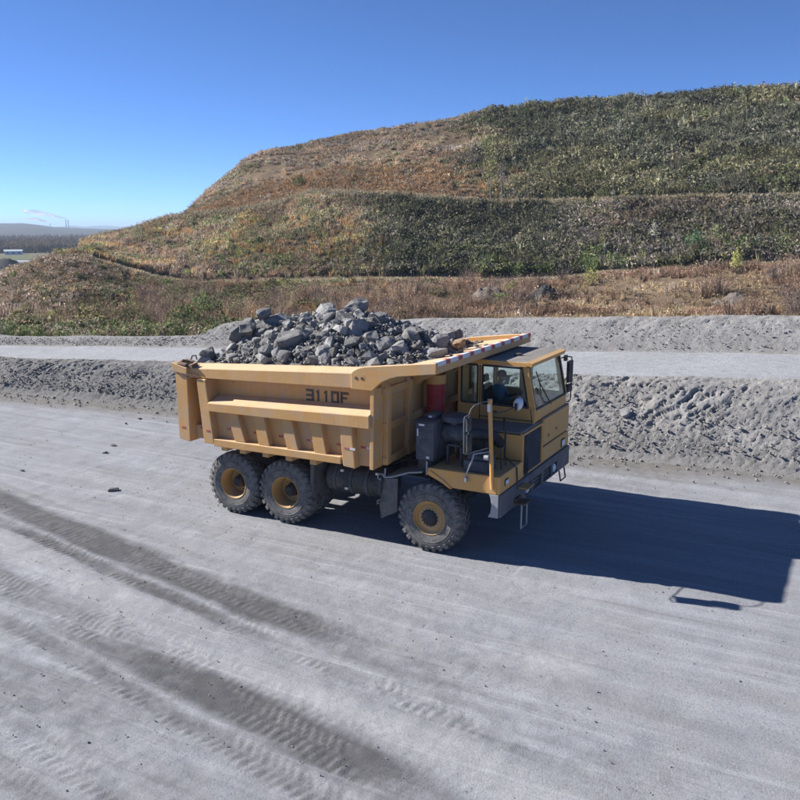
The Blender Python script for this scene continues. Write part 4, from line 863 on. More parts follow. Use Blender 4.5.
# posts, rails, mirrors
m = MB(); m.tube([(6.38, .055, 1.52), (6.36, .06, 1.70), (6.27, .10, 3.22)], .042, 10); m.tube([(6.27, .10, 3.22), (6.27, .10, 3.29)], .048, 10); po = part(m, 'mirror_post', 'yellow', 0, True)
m = MB(); m.box(6.238, 6.30, .047, .052, 3.05, 3.2); sub(m, 'post_label', 'white', po, 0)
m = MB(); m.tube([(6.27, .1, 3.26), (6.20, -.12, 3.26), (6.15, -.36, 3.24), (6.12, -.46, 3.18), (6.10, -.50, 3.08), (6.10, -.70, 3.08), (6.10, -.73, 3.0), (6.11, -.74, 2.4), (6.12, -.66, 2.36), (6.22, -.2, 2.34), (6.30, .1, 2.34)], .0125, 8); m.tube([(6.10, -.50, 3.08), (6.10, -.50, 2.40)], .010, 6); part(m, 'mirror_arm', 'bumper', 0, True)
def mirror(c, wy, hz, ang, name='mirror'):
    q = MB(); q.box(-.035, .03, -wy, wy, -hz, hz); o = q.build(name, M['black'], truck, .02, False, Vector(c) + OFF, 2); o.rotation_euler = (0, 0, ang)
    g_ = MB(); g_.box(-.042, -.037, -wy * .88, wy * .88, -hz * .92, hz * .92); g_.build('mirror_glass', M['mirrorface'], o); return o
mirror((6.14, -.58, 2.92), .12, .13, .25); mirror((6.16, -.60, 2.58), .12, .19, .25)
m = MB(); m.tube([(6.28, .1, 3.0), (6.42, .55, 2.98), (6.50, .9, 3.02)], .012, 6); m.tube([(6.50, .9, 2.94), (6.50, .9, 3.08)], .03, 8); ra = part(m, 'mirror_arm', 'black', 0, True)
q = MB(); q.lathe([(0, .05), (.07, .04), (.115, .01), (.135, -.03), (.12, -.035), (0, -.03)], (0, 0, 0), 1, 24); rm = q.build('round_mirror', M['white'], truck, 0, True, Vector((6.5, 1.0, 3.06)) + OFF); rm.rotation_euler = (.35, 0, 2.6 + .0)
# black rail at the front of the deck
m = MB()
m.tube([(6.10, 1.30, 2.67), (6.28, .92, 2.66), (6.30, .90, 2.6), (6.30, .90, 1.97), (6.54, .95, 1.74), (6.56, .98, 1.30)], .017, 8)
m.tube([(6.30, .90, 2.20), (6.32, .50, 2.20), (6.30, .14, 2.06), (6.15, .14, 1.95)], .015, 8); m.tube([(6.31, .62, 2.20), (6.33, .62, 1.77)], .014, 8); m.tube([(6.30, .92, 1.97), (6.31, .92, 1.77)], .014, 8); m.tube([(6.10, 1.30, 2.67), (6.10, 1.33, 2.38)], .015, 8)
part(m, 'handrail', 'black', 0, True)
m = MB(); m.tube([(5.98, .03, 2.18), (5.97, .02, 2.10), (5.80, .03, 1.68), (5.82, .03, 1.62)], .017, 8); m.tube([(5.83, .03, 1.60), (5.83, .03, 1.68)], .035, 8); m.tube([(5.98, .03, 2.18), (6.30, .09, 2.26)], .014, 6); part(m, 'brace_rod', 'lightgrey', 0, True)
m = MB(); m.tube([(6.18, .10, 2.15), (6.33, .10, 2.15)], .03, 8); m.lathe([(0, -.1), (.05, -.09), (.055, 0), (0, .0)], (6.30, .02, 2.15), 0, 12); part(m, 'horn', 'lightgrey', 0, True)
# far-side mirror on its C-shaped bracket
m = MB(); m.tube([(6.30, 4.44, 3.50), (6.36, 4.62, 3.52), (6.40, 4.92, 3.47), (6.40, 4.95, 3.40), (6.40, 4.95, 2.42), (6.38, 4.86, 2.38), (6.34, 4.62, 2.44), (6.34, 4.60, 2.6), (6.34, 4.52, 2.62)], .016, 8); m.tube([(6.34, 4.60, 2.5), (6.38, 4.66, 2.95), (6.30, 4.44, 3.0)], .014, 6); part(m, 'mirror_arm', 'black', 0, True)
mirror((6.38, 4.90, 3.12), .11, .27, -.2); mirror((6.38, 4.90, 2.72), .10, .10, -.2)
m = MB(); m.box(6.32, 6.40, 4.52, 4.62, 3.42, 3.56); part(m, 'side_lamp', 'black', .01)
# red hoist cylinder
m = MB(); m.lathe([(0, 2.05), (.20, 2.05), (.20, 2.56), (.215, 2.57), (.215, 2.60), (.20, 2.61), (.20, 3.16), (.0, 3.16)], (4.30, 1.80, 0), 2, 28); hc = part(m, 'hoist_cylinder', 'red', 0, True)
m = MB(); m.lathe([(0, 3.161), (.225, 3.161), (.225, 3.36), (.0, 3.36)], (4.30, 1.80, 0), 2, 28); sub(m, 'collar', 'yellow', hc, 0, True)
m = MB(); m.box(4.1, 4.5, 1.55, 2.05, 1.38, 2.05); part(m, 'hoist_mount', 'black', .01)

# ================================================================== THE LOAD
def rock_mesh(name, sx, sy, sz, seed, detail=1, npts=20):
    r = np.random.default_rng(seed); bm = bmesh.new()
    p = r.normal(size=(npts, 3)); p /= np.linalg.norm(p, axis=1, keepdims=True); p = np.sign(p) * np.abs(p) ** .75
    p *= np.array([sx, sy, sz]) * r.uniform(.82, 1.05, (npts, 1)) * .5
    for q in p: bm.verts.new(q)
    bmesh.ops.convex_hull(bm, input=bm.verts)
    for v in [v for v in bm.verts if not v.link_faces]: bm.verts.remove(v)
    if detail:
        bmesh.ops.subdivide_edges(bm, edges=bm.edges[:], cuts=detail, use_grid_fill=True)
        sc = min(sx, sy, sz)
        for v in bm.verts:
            n = float(vnoise(v.co.x / sc * 3 + seed, v.co.y / sc * 3 + v.co.z / sc * 2.3, seed % 13)) - .5
            v.co += v.co.normalized() * n * sc * .16
    bmesh.ops.triangulate(bm, faces=bm.faces[:]); bmesh.ops.recalc_face_normals(bm, faces=bm.faces)
    me = bpy.data.meshes.new(name); bm.to_mesh(me); bm.free(); return me
def heap_z(x, y):
    """surface of the heaped load inside the body"""
    x = np.asarray(x, float); y = np.asarray(y, float)
    ty = np.clip(1 - np.abs(y - YC) / 2.45, 0, 1); cx = np.interp(x, [-1.3, -1.0, -.5, .2, 1.0, 1.8, 2.4, 3.0, 3.6, 4.1, 4.6], [0, .40, .72, .90, .99, 1.08, 1.04, .86, .62, .42, .10])
    base = np.interp(x, [-1.2, 3.5, 4.6], [3.36, 3.55, 3.76])
    return base - .10 + cx * (1 - (1 - ty) ** 1.7) * 1.04 + .22 * (fbm(x * 1.3, y * 1.3, 3, 90) - .5) * ty
hx, hy = np.meshgrid(np.linspace(-1.15, 4.55, 170), np.linspace(.12, 2 * YC - .12, 140))
hz = heap_z(hx, hy) + .20 * (fbm(hx * 3.2, hy * 3.2, 5, 91, .65) - .5) - .045
deck = np.interp(hx, [3.4, 3.5, 5.3], [-9, 3.62, 3.90]); hz = np.where(hx > 3.45, np.maximum(hz, deck - .03), hz)
V = np.stack([hx, hy, hz], -1); n0 = V.shape[0] * V.shape[1]
o = mesh_np('rubble', V.reshape(-1, 3), grid_faces(*hx.shape), M['rubble'], smooth=False)
tag(o, 'fine grey rubble filling the truck body between the larger rocks', 'rubble', None, 'stuff')
# small fragments: one mass
protoR = [rock_mesh('t', 1, 1, .8, 300 + k, 0, 9) for k in range(8)]
def frag_mass(name, P, S, mat, label, cat):
    Vs, Fs, b = [], [], 0
    for i, (p, s_) in enumerate(zip(P, S)):
        me = protoR[i % 8]; n = len(me.vertices); c = np.empty(n * 3); me.vertices.foreach_get('co', c); c = c.reshape(-1, 3) * s_ * rng.uniform(.6, 1.3, 3)
        a = rng.random() * 6.28; ca, sa = math.cos(a), math.sin(a); c = np.stack([c[:, 0] * ca - c[:, 1] * sa, c[:, 0] * sa + c[:, 1] * ca, c[:, 2]], 1) + p
        f = np.empty(len(me.polygons) * 3, np.int32); me.polygons.foreach_get('vertices', f); Vs.append(c); Fs.append(f.reshape(-1, 3) + b); b += n
    o = mesh_np(name, np.concatenate(Vs), np.concatenate(Fs), M[mat]); tag(o, label, cat, None, 'stuff'); return o
nf = 6500; fx = rng.uniform(-1.0, 4.3, nf); fyv = rng.uniform(.2, 2 * YC - .2, nf)
for j, mt in enumerate(('rock', 'rock_dark')):
    ii = np.arange(nf) % 2 == j; zz = heap_z(fx[ii], fyv[ii]); dk_ = np.interp(fx[ii], [3.4, 3.5, 5.3], [-9, 3.63, 3.91]); zz = np.maximum(zz, dk_)
    frag_mass('rubble', np.stack([fx[ii], fyv[ii], zz], 1), rng.uniform(.03, .12, ii.sum()), 'rock' if j == 0 else 'rubble', 'small %s rock fragments strewn over the heaped truck load' % ('pale grey' if j == 0 else 'dust coloured'), 'rubble')
# big rocks one can point to: pixel-surveyed (u, v, size in m, flatten, material, tilt, label)
def on_heap(u, v, lift=0.):
    d = fwd + rgt * (u - 400) / F - upv * (v - 400) / F
    tt_ = np.linspace(8, 30, 1200); P = CAM + d * tt_[:, None]; ins = (P[:, 1] > .05) & (P[:, 1] < 2 * YC + .2) & (P[:, 0] > -1.3) & (P[:, 0] < 5.2)
    deckz = np.interp(P[:, 0], [3.4, 3.5, 5.3], [-9, 3.63, 3.91])
    hit = np.where(ins & (P[:, 2] < np.maximum(heap_z(P[:, 0], P[:, 1]), deckz)))[0]
    if len(hit): return P[hit[0]]
    k = np.where(ins)[0]; e = P[k, 2] - heap_z(P[k, 0], P[k, 1]); q = P[k[np.argmin(e)]].copy(); return q
BIG = [(268, 324, 1.15, .95, .50, 'rock', .2, 'large flat-topped pale grey slab high on the left of the load'),
       (284, 346, .95, .75, .85, 'rock_dark', .5, 'big dark rounded boulder low on the near face of the load'),
       (322, 314, .80, .60, .55, 'rock_pale', -.3, 'pale blocky rock on the crest left of the peak'),
       (351, 308, .78, .6, .5, 'rock', .6, 'pointed rock that tops the heap at its peak'),
       (242, 330, .75, .5, .55, 'rock_dark', -.5, 'black jagged rock leaning out at the rear upper end of the load'),
       (231, 335, .55, .45, .5, 'rock_dark', .3, 'smaller black rock beside the jagged one at the rear of the load'),
       (203, 357, .48, .42, .5, 'rock_dark', .1, 'dark lump sitting alone on the rear corner of the body'),
       (247, 340, .95, .5, .5, 'rock', .7, 'long grey tilted rock below the flat-topped slab'),
       (263, 345, .7, .5, .5, 'rock_dark', .8, 'dark ribbed rock left of the big rounded boulder'),
       (339, 322, .58, .5, .5, 'rock_dark', 0, 'blue-grey block right of the crest on the upper load'),
       (352, 332, .78, .55, .6, 'rock_pale', .9, 'pale knobbly rock in the middle of the near face'),
       (325, 349, .75, .4, .45, 'rock', 1.0, 'grey slanting slab left of the canopy wing bolts'),
       (318, 360, .9, .5, .5, 'rock', .9, 'low grey slab resting against the near top rail'),
       (392, 352, .6, .5, .5, 'rock', .4, 'grey block at the lower right of the load by the wing'),
       (407, 339, .72, .6, .6, 'rock', -.2, 'square blue-grey block on the right shoulder of the load'),
       (434, 345, .62, .45, .55, 'rock_pale', .4, 'pale upright rock near the canopy striped edge'),
       (447, 338, .75, .45, .4, 'rock_dark', .2, 'dark slab behind the pale rock near the canopy'),
       (454, 347, .42, .3, .24, 'rock_brown', .3, 'brown stone lying on the canopy deck'),
       (428, 356, .75, .4, .35, 'rock_pale', .35, 'long pale rock along the foot of the load by the canopy'),
       (300, 320, .5, .4, .4, 'rock', .2, 'grey rock on the crest right of the flat-topped slab'),
       (258, 315, .55, .35, .3, 'rock', .5, 'small grey slab on top of the flat-topped slab'),
       (372, 322, .6, .5, .45, 'rock_dark', .3, 'dark round-shouldered rock right of the peak'),
       (380, 345, .55, .5, .4, 'rock', .1, 'grey rock right of the pale knobbly one'),
       (228, 350, .6, .4, .4, 'rock_dark', .7, 'dark rock wedged at the rear end of the near face'),
       (297, 357, .6, .4, .4, 'rock_dark', .2, 'dark rock under the big rounded boulder by the rail')]
bigP = []
for k, (u, v, a, b, c, mt, tilt, lab) in enumerate(BIG):
    p = on_heap(u, v); me = rock_mesh('rock', a * .88, b * .88, c * .88, 40 + k, 2, 22); me.materials.append(M[mt]); o = bpy.data.objects.new('rock', me); COL.objects.link(o)
    o.location = (p[0] + .05, p[1] + .16, p[2] + (.02 if mt != 'rock_brown' else .06)); o.rotation_euler = (tilt * .5, -tilt * .7, tilt * 2.); bigP.append(o.location)
    tag(o, lab, 'rock', 'large rocks of the truck load')
# medium rocks: nothing tells them apart
mprot = []
for k in range(14):
    me = rock_mesh('rock', 1., rng.uniform(.65, .95), rng.uniform(.5, .8), 80 + k, 1, 16); me.materials.append(M['rock'] if k % 3 else M['rock_dark']); mprot.append(me)
cnt = 0; placed = []
while cnt < 330:
    x = rng.uniform(-1.0, 4.2); y = rng.uniform(.22, 4.2)
    if rng.random() < .35: y = rng.uniform(.22, 1.6)
    s_ = float(rng.choice([.17, .22, .28, .36, .46], p=[.2, .25, .25, .18, .12])); z = max(float(heap_z(x, y)), float(np.interp(x, [3.4, 3.5, 5.3], [-9, 3.63, 3.91])))
    if any((x - q[0]) ** 2 + (y - q[1]) ** 2 < (.29 * (s_ + q[2])) ** 2 for q in placed): 
        cnt += .1; continue
    if x > 3.5 and rng.random() < .55: cnt += .3; continue
    placed.append((x, y, s_)); o = bpy.data.objects.new('rock', mprot[rng.integers(0, 14)]); COL.objects.link(o); o.location = (x, y, z + s_ * .06); o.scale = (s_, s_, s_); o.rotation_euler = tuple(rng.uniform(-.6, .6, 2)) + (rng.random() * 6.28,)
    tone_ = 'dark' if o.data.materials[0].name.startswith('dark') else 'grey'; zone_ = 'at the rear end of the truck load' if x < .1 else ('at the canopy end of the truck load' if x > 3.0 else ('on the near face of the truck load' if y < 1.5 else 'on the crest of the truck load')); sz_ = 'broken lump' if s_ > .25 else 'small broken lump'
    tag(o, '%s %s %s' % (tone_, sz_, zone_), 'rock', '%s %ss %s' % (tone_, sz_, zone_)); cnt += 1
for x, y in ((4.75, 1.6), (4.95, 2.6), (4.62, 3.3), (4.9, 3.2), (4.7, 2.2)):
    o = bpy.data.objects.new('rock', mprot[int(x * 100) % 14]); COL.objects.link(o); s_ = .13; o.scale = (s_ * 1.5, s_, s_); o.location = (x, y, np.interp(x, [3.5, 5.3], [3.62, 3.90]) + s_ * .22); o.rotation_euler = (0, -.15, x * 9)
    tag(o, 'small dark stone scattered on the canopy deck', 'rock', 'stones on the canopy')

# ================================================================== STONES ON THE GROUND
def scatter_ground(n, fn, smin, smax, pw=2.2):
    P, S = [], []
    while len(P) < n:
        p = fn()
        if p is None: continue
        s_ = smin + (smax - smin) * rng.random() ** pw; P.append((p[0], p[1], p[2] + s_ * .15)); S.append(s_)
    return np.array(P), np.array(S)
def f_road():
    x = rng.uniform(-20, 16); y = rng.uniform(-13, 7.5)
    if vnoise(x * .5, y * 1.1, 3) < .42: return None
    return (x, y, 0.)
P, S = scatter_ground(7500, f_road, .008, .042, 3.0); frag_mass('gravel', P, S, 'berm', 'loose grey gravel scattered over the haul road', 'gravel')
def f_foot():
    x = rng.uniform(-28, 16); d = rng.exponential(.45); return (x, float(foot1(x)) - .1 - d, 0.02)
P, S = scatter_ground(1500, f_foot, .02, .12); frag_mass('gravel', P, S, 'berm', 'clods and gravel along the foot of the earth bank', 'gravel')
def f_face():
    x = rng.uniform(-28, 16); t = rng.random() ** 1.4; h = float(h1(x)); f = float(foot1(x)); return (x, f + .3 + t * (h * 1.05 - .2) - .08, .3 + t * (h * .93 - .3) + .02)
P, S = scatter_ground(6500, f_face, .02, .13, 3.0); frag_mass('gravel', P, S, 'berm', 'clods of spoil stuck on the face of the earth bank', 'gravel')
def f_face2():
    x = rng.uniform(-38, 16); t = rng.random(); h = float(h2([x])[0]); e = float(edge2(x)); return (x, e + t * h * 1.15 - .1, float(zr(x)) + .05 + t * h * .9)
P, S = scatter_ground(3200, f_face2, .03, .11, 3.); frag_mass('gravel', P, S, 'berm', 'clods and gravel on the windrow beyond the far road', 'gravel')
def stone(p, s, mt, lab, seed, grp=None, nm='stone'):
    me = rock_mesh(nm, *s, seed, 2, 20); me.materials.append(M[mt]); o = bpy.data.objects.new(nm, me); COL.objects.link(o); o.location = p; o.rotation_euler = (.2, .1, seed); tag(o, lab, 'rock', grp); return o
p = on(601, 447, 2, .12); stone((p[0], p[1], .17), (.38, .35, .42), 'rock_brown', 'brownish upright stone at the foot of the bank right of the truck', 501)
p = on(633, 414, 1, 11.2); stone((p[0], float(foot1(p[0])) + 1.15, 1.12), (.34, .3, .28), 'rock_pale', 'pale angular stone on the bank face near the right side', 502)
for (u, v, s_) in ((113, 446, .16), (228, 527 - 37, .10), (114, 491, .22), (105, 453, .12), (140, 419, .12), (22, 471, .1)):
    p = on(u, v, 2, 0.); stone((p[0], p[1], s_ * .15), (s_ * 1.6, s_, s_ * .5), 'rock_dark', 'small dark clod lying on the pale road behind the truck', int(u), 'dark clods on the road', 'clod')
# dark and grey spoil heaps at the foot of the hill
def heap(name, u, r, rad, h, mt, lab, seed):
    c = hillp(np.array([u]), np.array([r]))[0]; n, m_ = 40, 22; a = np.linspace(0, 2 * math.pi, n, endpoint=False); t = np.linspace(0, 1, m_)
    A, T = np.meshgrid(a, t); rr = rad * T * (1 + .25 * (fbm(np.cos(A) * 1.5 + 9, np.sin(A) * 1.5, 2, seed) - .5) * 2); x = rr * np.cos(A); y = rr * np.sin(A)
    z = h * np.clip(1 - T ** 1.3, 0, 1) + (fbm(x * 1.6 / rad * 2, y * 3.2 / rad, 4, seed + 1, .6) - .5) * h * 1.0 * (1 - T ** 4) - .3 * T ** 3
    V = np.stack([x, y, z], -1).reshape(-1, 3); i = np.arange(n * m_).reshape(m_, n); Fq = np.stack([i[:-1], np.roll(i, -1, 1)[:-1], np.roll(i, -1, 1)[1:], i[1:]], -1).reshape(-1, 4)
    o = mesh_np(name, V, Fq, M[mt], smooth=True); o.location = c; tag(o, lab, 'heap'); return o
heap('spoil_heap', 545, 1.2, 1.5, .95, 'coal', 'small dark spoil heap in the dry brush behind the windrow', 11)
heap('spoil_heap', 489, 1.25, 2.0, 1.0, 'dirtmound', 'grey brown earth mound left of the dark heap behind the windrow', 12)
heap('spoil_heap', 735, 1.0, 1.6, .55, 'dirtmound', 'pale stony heap showing between dry bushes at right', 13)

# ================================================================== SINGLE PLANTS
def plant(name, p, hgt, wid, c, kind, n, lab, cat, stems=4, grp=None, trunk_c=None):
    e = empty(name, p); tag(e, lab, cat, grp)
    m = MB()
    for k in range(stems):
        a = 6.28 * k / stems + rng.random(); b = rng.uniform(.1, .28) * wid; hh = hgt * rng.uniform(.6, .95)
        m.tube([(0.02 * k, 0, -.1), (math.cos(a) * b * .4, math.sin(a) * b * .4, hh * .5), (math.cos(a) * b, math.sin(a) * b, hh)], [.022 * hgt / 3, .014 * hgt / 3, .005], 5)
    m.build('trunk' if 'tree' in name else 'stem', M['bark'], e, 0, True)
    q = rng.normal(size=(n, 3)); q /= np.linalg.norm(q, axis=1, keepdims=True); q *= rng.random((n, 1)) ** .5
    ty = q[:, 2] * .5 + .5; P = np.stack([q[:, 0] * wid * .5 * (1 - .5 * ty), q[:, 1] * wid * .5 * (1 - .5 * ty), .12 * hgt + ty * hgt * .88], 1)
    lf = rng.uniform(.10, .20, n); T = tri_leaf(P, rng.normal(size=(n, 3)) + np.array([0, 0, .5]), lf, n); cc = np.repeat(np.asarray(c)[None] * rng.uniform(.55, 1.45, (n, 1)), 3, 0)
    mesh_np('crown', T.reshape(-1, 3), np.arange(3 * n).reshape(-1, 3), M['leaf'], {'col': cc}, parent=e); return e
def hp(u, r): return tuple(hillp(np.array([u]), np.array([float(r)]))[0] - np.array([0, 0, .1]))
plant('slender_tree', hp(488, 4.6), 6.0, 2.4, YELG * 1.1, 'bush', 420, 'slender yellow green tree on the bench between the hill terraces', 'tree', 5)
plant('slender_tree', hp(499, 4.5), 5.2, 2.2, GREYB * 1.4, 'bush', 130, 'nearly bare grey stemmed sapling right of the yellow green tree', 'tree', 9)
plant('round_bush', hp(303, 5.12), 1.7, 2.6, GREEN * .75, 'bush', 420, 'dark green round bush alone above the orange grass bench', 'bush', 4)
plant('round_bush', hp(733, 1.75), 1.9, 1.5, YELG * 1.7, 'bush', 260, 'bright yellow bush in the brown brush at right', 'bush', 5)
plant('round_bush', hp(512, 1.45), 1.3, 2.0, YELG * .95, 'bush', 260, 'bright green low bush between the two heaps behind the windrow', 'bush', 4)
plant('round_bush', hp(502, 1.1), 1.0, 1.9, GREEN * 1.5, 'bush', 220, 'smaller green bush just below the bright green one', 'bush', 4)
plant('round_bush', hp(590, 1.6), 1.6, 2.2, YELG * 1.2, 'bush', 260, 'yellow green bush in brown brush right of the dark heap', 'bush', 4)
plant('tall_weed', hp(649, 3.35), 2.4, 1.1, PALE * 1.5, 'spike', 160, 'pale silvery upright weed on the lower terrace at right', 'weed', 7)
plant('round_bush', hp(690, 3.2), 2.0, 2.6, col(.08, .17, .09), 'bush', 280, 'blue green bush low on the right terrace', 'bush', 4)
plant('round_bush', hp(205, .42), 2.0, 3.4, GREEN * 1.05, 'bush', 700, 'leafy green bush right behind the small grey gravel pile', 'bush', 5)
plant('round_bush', hp(183, .34), 1.6, 2.8, GREEN * .8, 'bush', 520, 'dark green bush at the left of the leafy roadside bush', 'bush', 5)
for k in range(8):
    u = rng.uniform(430, 800); r = rng.choice([rng.uniform(3.1, 3.95), rng.uniform(5.05, 5.9)])
    plant('tall_weed', hp(u, r), rng.uniform(1.1, 1.7), .9, PALE * rng.uniform(.8, 1.1), 'spike', 110, 'pale upright weed standing above the dark brush of the right hillside', 'weed', 2, 'pale weeds on the right hillside')

# ================================================================== THE DRIVER
def skin_body(name, joints, edges, root):
    me = bpy.data.meshes.new(name); me.from_pydata([j[0] for j in joints], edges, []); o = bpy.data.objects.new(name, me); COL.objects.link(o)
    md = o.modifiers.new('skin', 'SKIN'); sv = me.skin_vertices[0].data
    for i, j in enumerate(joints): sv[i].radius = (j[1], j[1] if len(j) < 3 else j[2]); sv[i].use_root = (i == root)
    o.modifiers.new('sub', 'SUBSURF').levels = 2; o.modifiers['sub'].render_levels = 2
    dg = bpy.context.evaluated_depsgraph_get(); me2 = bpy.data.meshes.new_from_object(o.evaluated_get(dg)); bpy.data.objects.remove(o); return me2
J = []; Ed = []
def jn(p, r, par=None, r2=None):
    J.append((p, r, r2 if r2 else r)); 
    if par is not None: Ed.append((par, len(J) - 1))
    return len(J) - 1
px, py = 5.24, 3.2
pel = jn((px, py, 2.47), .13, None, .15); sp = jn((px - .03, py, 2.66), .125, pel, .15); ch = jn((px - .03, py, 2.86), .125, sp, .17); nk0 = jn((px + .0, py, 2.985), .07, ch); nk = jn((px + .03, py, 3.05), .055, nk0)
hd0 = jn((px + .055, py, 3.11), .075, nk); hd1 = jn((px + .06, py, 3.18), .095, hd0); hd2 = jn((px + .05, py, 3.26), .07, hd1)
jn((px + .155, py, 3.165), .018, hd1)            # nose
for sg in (-1, 1):
    ear = jn((px + .05, py + sg * .105, 3.17), .02, hd1)
    sh = jn((px - .02, py + sg * .20, 2.92), .075, ch); el = jn((px + .13, py + sg * .27, 2.66), .052, sh); wr = jn((px + .40, py + sg * .19, 2.74), .036, el); pm = jn((px + .47, py + sg * .17, 2.765), .036, wr)
    for k in range(4):
        off = (k - 1.5) * .022; kn = jn((px + .525, py + sg * (.165 + off * .6), 2.79 + off * .5), .0095, pm); mid = jn((px + .555, py + sg * (.16 + off * .6), 2.765 + off * .4), .009, kn); jn((px + .535, py + sg * (.15 + off * .5), 2.735 + off * .4), .008, mid)
    th = jn((px + .49, py + sg * .125, 2.79), .011, pm); jn((px + .53, py + sg * .105, 2.80), .009, th)
    hp_ = jn((px + .05, py + sg * .11, 2.45), .10, pel); kn_ = jn((px + .46, py + sg * .16, 2.47), .068, hp_); an = jn((px + .54, py + sg * .15, 2.05), .045, kn_); jn((px + .68, py + sg * .16, 1.98), .04, an)
me = skin_body('person', J, Ed, pel)
for k in ('shirt', 'skin', 'trouser', 'cap'): me.materials.append(M[k])
for f in me.polygons:
    c = f.center; f.use_smooth = True
    f.material_index = 1 if (c.z > 3.03 or (c.x > px + .37 and c.z > 2.69 and c.z < 2.9 and abs(c.y - py) < .3)) else (2 if c.z < 2.58 else 0)
me.transform(Matrix.Translation((-px, -py, -2.36)))
person = bpy.data.objects.new('person', me); COL.objects.link(person); person.location = (px, py, 2.36)
tag(person, 'driver in dark blue shirt and cap sitting in the truck cab', 'person')
m = MB(); m.lathe([(.108, .82), (.112, .86), (.10, .92), (.06, .955), (0, .962)], (.055, 0, 0), 2, 20); m.prism([(.10, -.085), (.19, -.075), (.235, -.03), (.235, .03), (.19, .075), (.10, .085)], 2, .825, .838); m.build('cap', M['cap'], person, 0, True)
m = MB()
for sg in (-1, 1): m.lathe([(0, -.012), (.012, 0), (0, .012)], (.148, sg * .034, .835 - .0), 0, 8)
m.build('eye', M['cap'], person, 0, True)

# ================================================================== FAR BACKGROUND
def strip(name, us, dist0, dist1, z, mat, n=2):
    V = [atz(u, d, z) for d in (dist0, dist1) for u in us]; return tag(mesh_np(name, np.array(V), grid_faces(2, len(us)), mat), kind='structure')
strip('far_track', np.linspace(-60, 140, 30), 395, 420, -7.9, M['farroad'])
strip('far_field', np.linspace(-60, 140, 30), 425, 505, -7.92, dirt_mat('green_field', (.10, .11, .05), (.13, .13, .06), (.15, .15, .08), .05))
# wooded ridge and pale mountains
def ridge(name, tab, dist, depth, mat, seed, amp):
    us = np.linspace(tab[0][0], tab[-1][0], 300); rows = []
    v = np.interp(us, [t[0] for t in tab], [t[1] for t in tab]); top = np.array([at(u, vv, dist)[2] for u, vv in zip(us, v)]) + amp * (fbm(us * .15, us * 0, 4, seed) - .5)
    for t in np.linspace(0, 1, 14):
        d = dist - depth * (1 - t); zz = -8.2 + (top + 8.2) * (t ** .8) + (fbm(us * .2, us * 0 + t * 5, 3, seed + 1) - .5) * amp * t * (1 - t) * 4
        rows.append([atz(u, d, z) for u, z in zip(us, zz)])
    rows.append([atz(u, dist + depth, -9) for u in us]); A = np.array(rows)
    return tag(mesh_np(name, A.reshape(-1, 3), grid_faces(15, len(us)), mat, smooth=True), kind='structure')
ridge('wooded_ridge', [(-1100, 229.5), (-700, 227), (-400, 224.5), (-250, 223), (-60, 222), (0, 223.2), (22, 223.2), (40, 225), (55, 227), (80, 228), (110, 229.3), (160, 230), (260, 231)], 2300, 900, M['ridge'], 5, 2.)
ridge('distant_mountains', [(-1100, 228), (-600, 226.5), (-250, 226), (40, 227.5), (62, 226.5), (73, 225.2), (82, 226.6), (95, 225.8), (106, 225.4), (118, 226.4), (132, 227), (150, 226.6), (200, 227.5), (300, 227.5)], 6500, 900, M['ridge'], 6, 3.)
# woods on the plain: far-off mass of trees
nt_ = 8200; uu = np.where(rng.random(nt_) < .62, rng.uniform(-70, 150, nt_), rng.uniform(-600, -70, nt_)); dd = 540 + 620 * rng.random(nt_) ** 1.5
P = np.array([atz(u, d, -8.1) for u, d in zip(uu, dd)]); q = fbm(P[:, 0] * .02, P[:, 1] * .02, 3, 95)
Cc, ii = pick([col(.12, .085, .065), col(.16, .12, .09), col(.09, .07, .06), col(.20, .17, .07), col(.09, .10, .05)], [one(nt_), one(nt_) * .8, one(nt_) * q * 1.5, .9 * sstep(640, 545, dd), one(nt_) * .12], nt_)
Hh = rng.uniform(4.5, 8, nt_); V, T, C_ = scatter(P, Hh, Hh * .42, Cc, np.where(rng.random(nt_) < .15, 'bush', 'spike'))
o = mesh_np('far_woods', V, T, M['leaf'], {'col': C_}); tag(o, 'brown leafless woods across the distant plain', 'woods', None, 'stuff')
# sheds
def shed(u0, u1, d, h, lab, seed):
    a, b = atz(u0, d, -8), atz(u1, d, -8); c = (a + b) / 2; e = empty('shed', c); tag(e, lab, 'shed', 'far white sheds'); L = np.linalg.norm(b - a); dr = (b - a) / L; ang = math.atan2(dr[1], dr[0]); e.rotation_euler = (0, 0, ang)
    m = MB(); m.box(-L / 2, L / 2, 0, 8, -.3, h); m.build('wall', plain('shed_wall', (.62, .68, .75), .7, 0, .05), e)
    m = MB(); m.prism([(-.4, h), (8.4, h), (4, h + .7)], 0, -L / 2 - .3, L / 2 + .3); m.build('roof', plain('shed_roof', (.45, .50, .56), .6, 0, .08), e)
    nw = max(3, int(L / 3)); wm = plain('shed_window', (.05, .06, .08), .3)
    w0 = None
    for k in range(nw):
        if w0 is None: mm = MB(); mm.box(-.6, .6, -.03, .0, h * .35, h * .75); w0 = mm.build('window', wm, e); wo = w0
        else: wo = w0.copy(); COL.objects.link(wo)
        wo.location = (-L / 2 + (k + .5) * L / nw, 0, 0)
shed(2, 20, 508, 2.0, 'long pale blue shed with windows at the far left', 1)
shed(64, 77, 515, 1.1, 'low white shed showing behind the left end of the hill', 2)
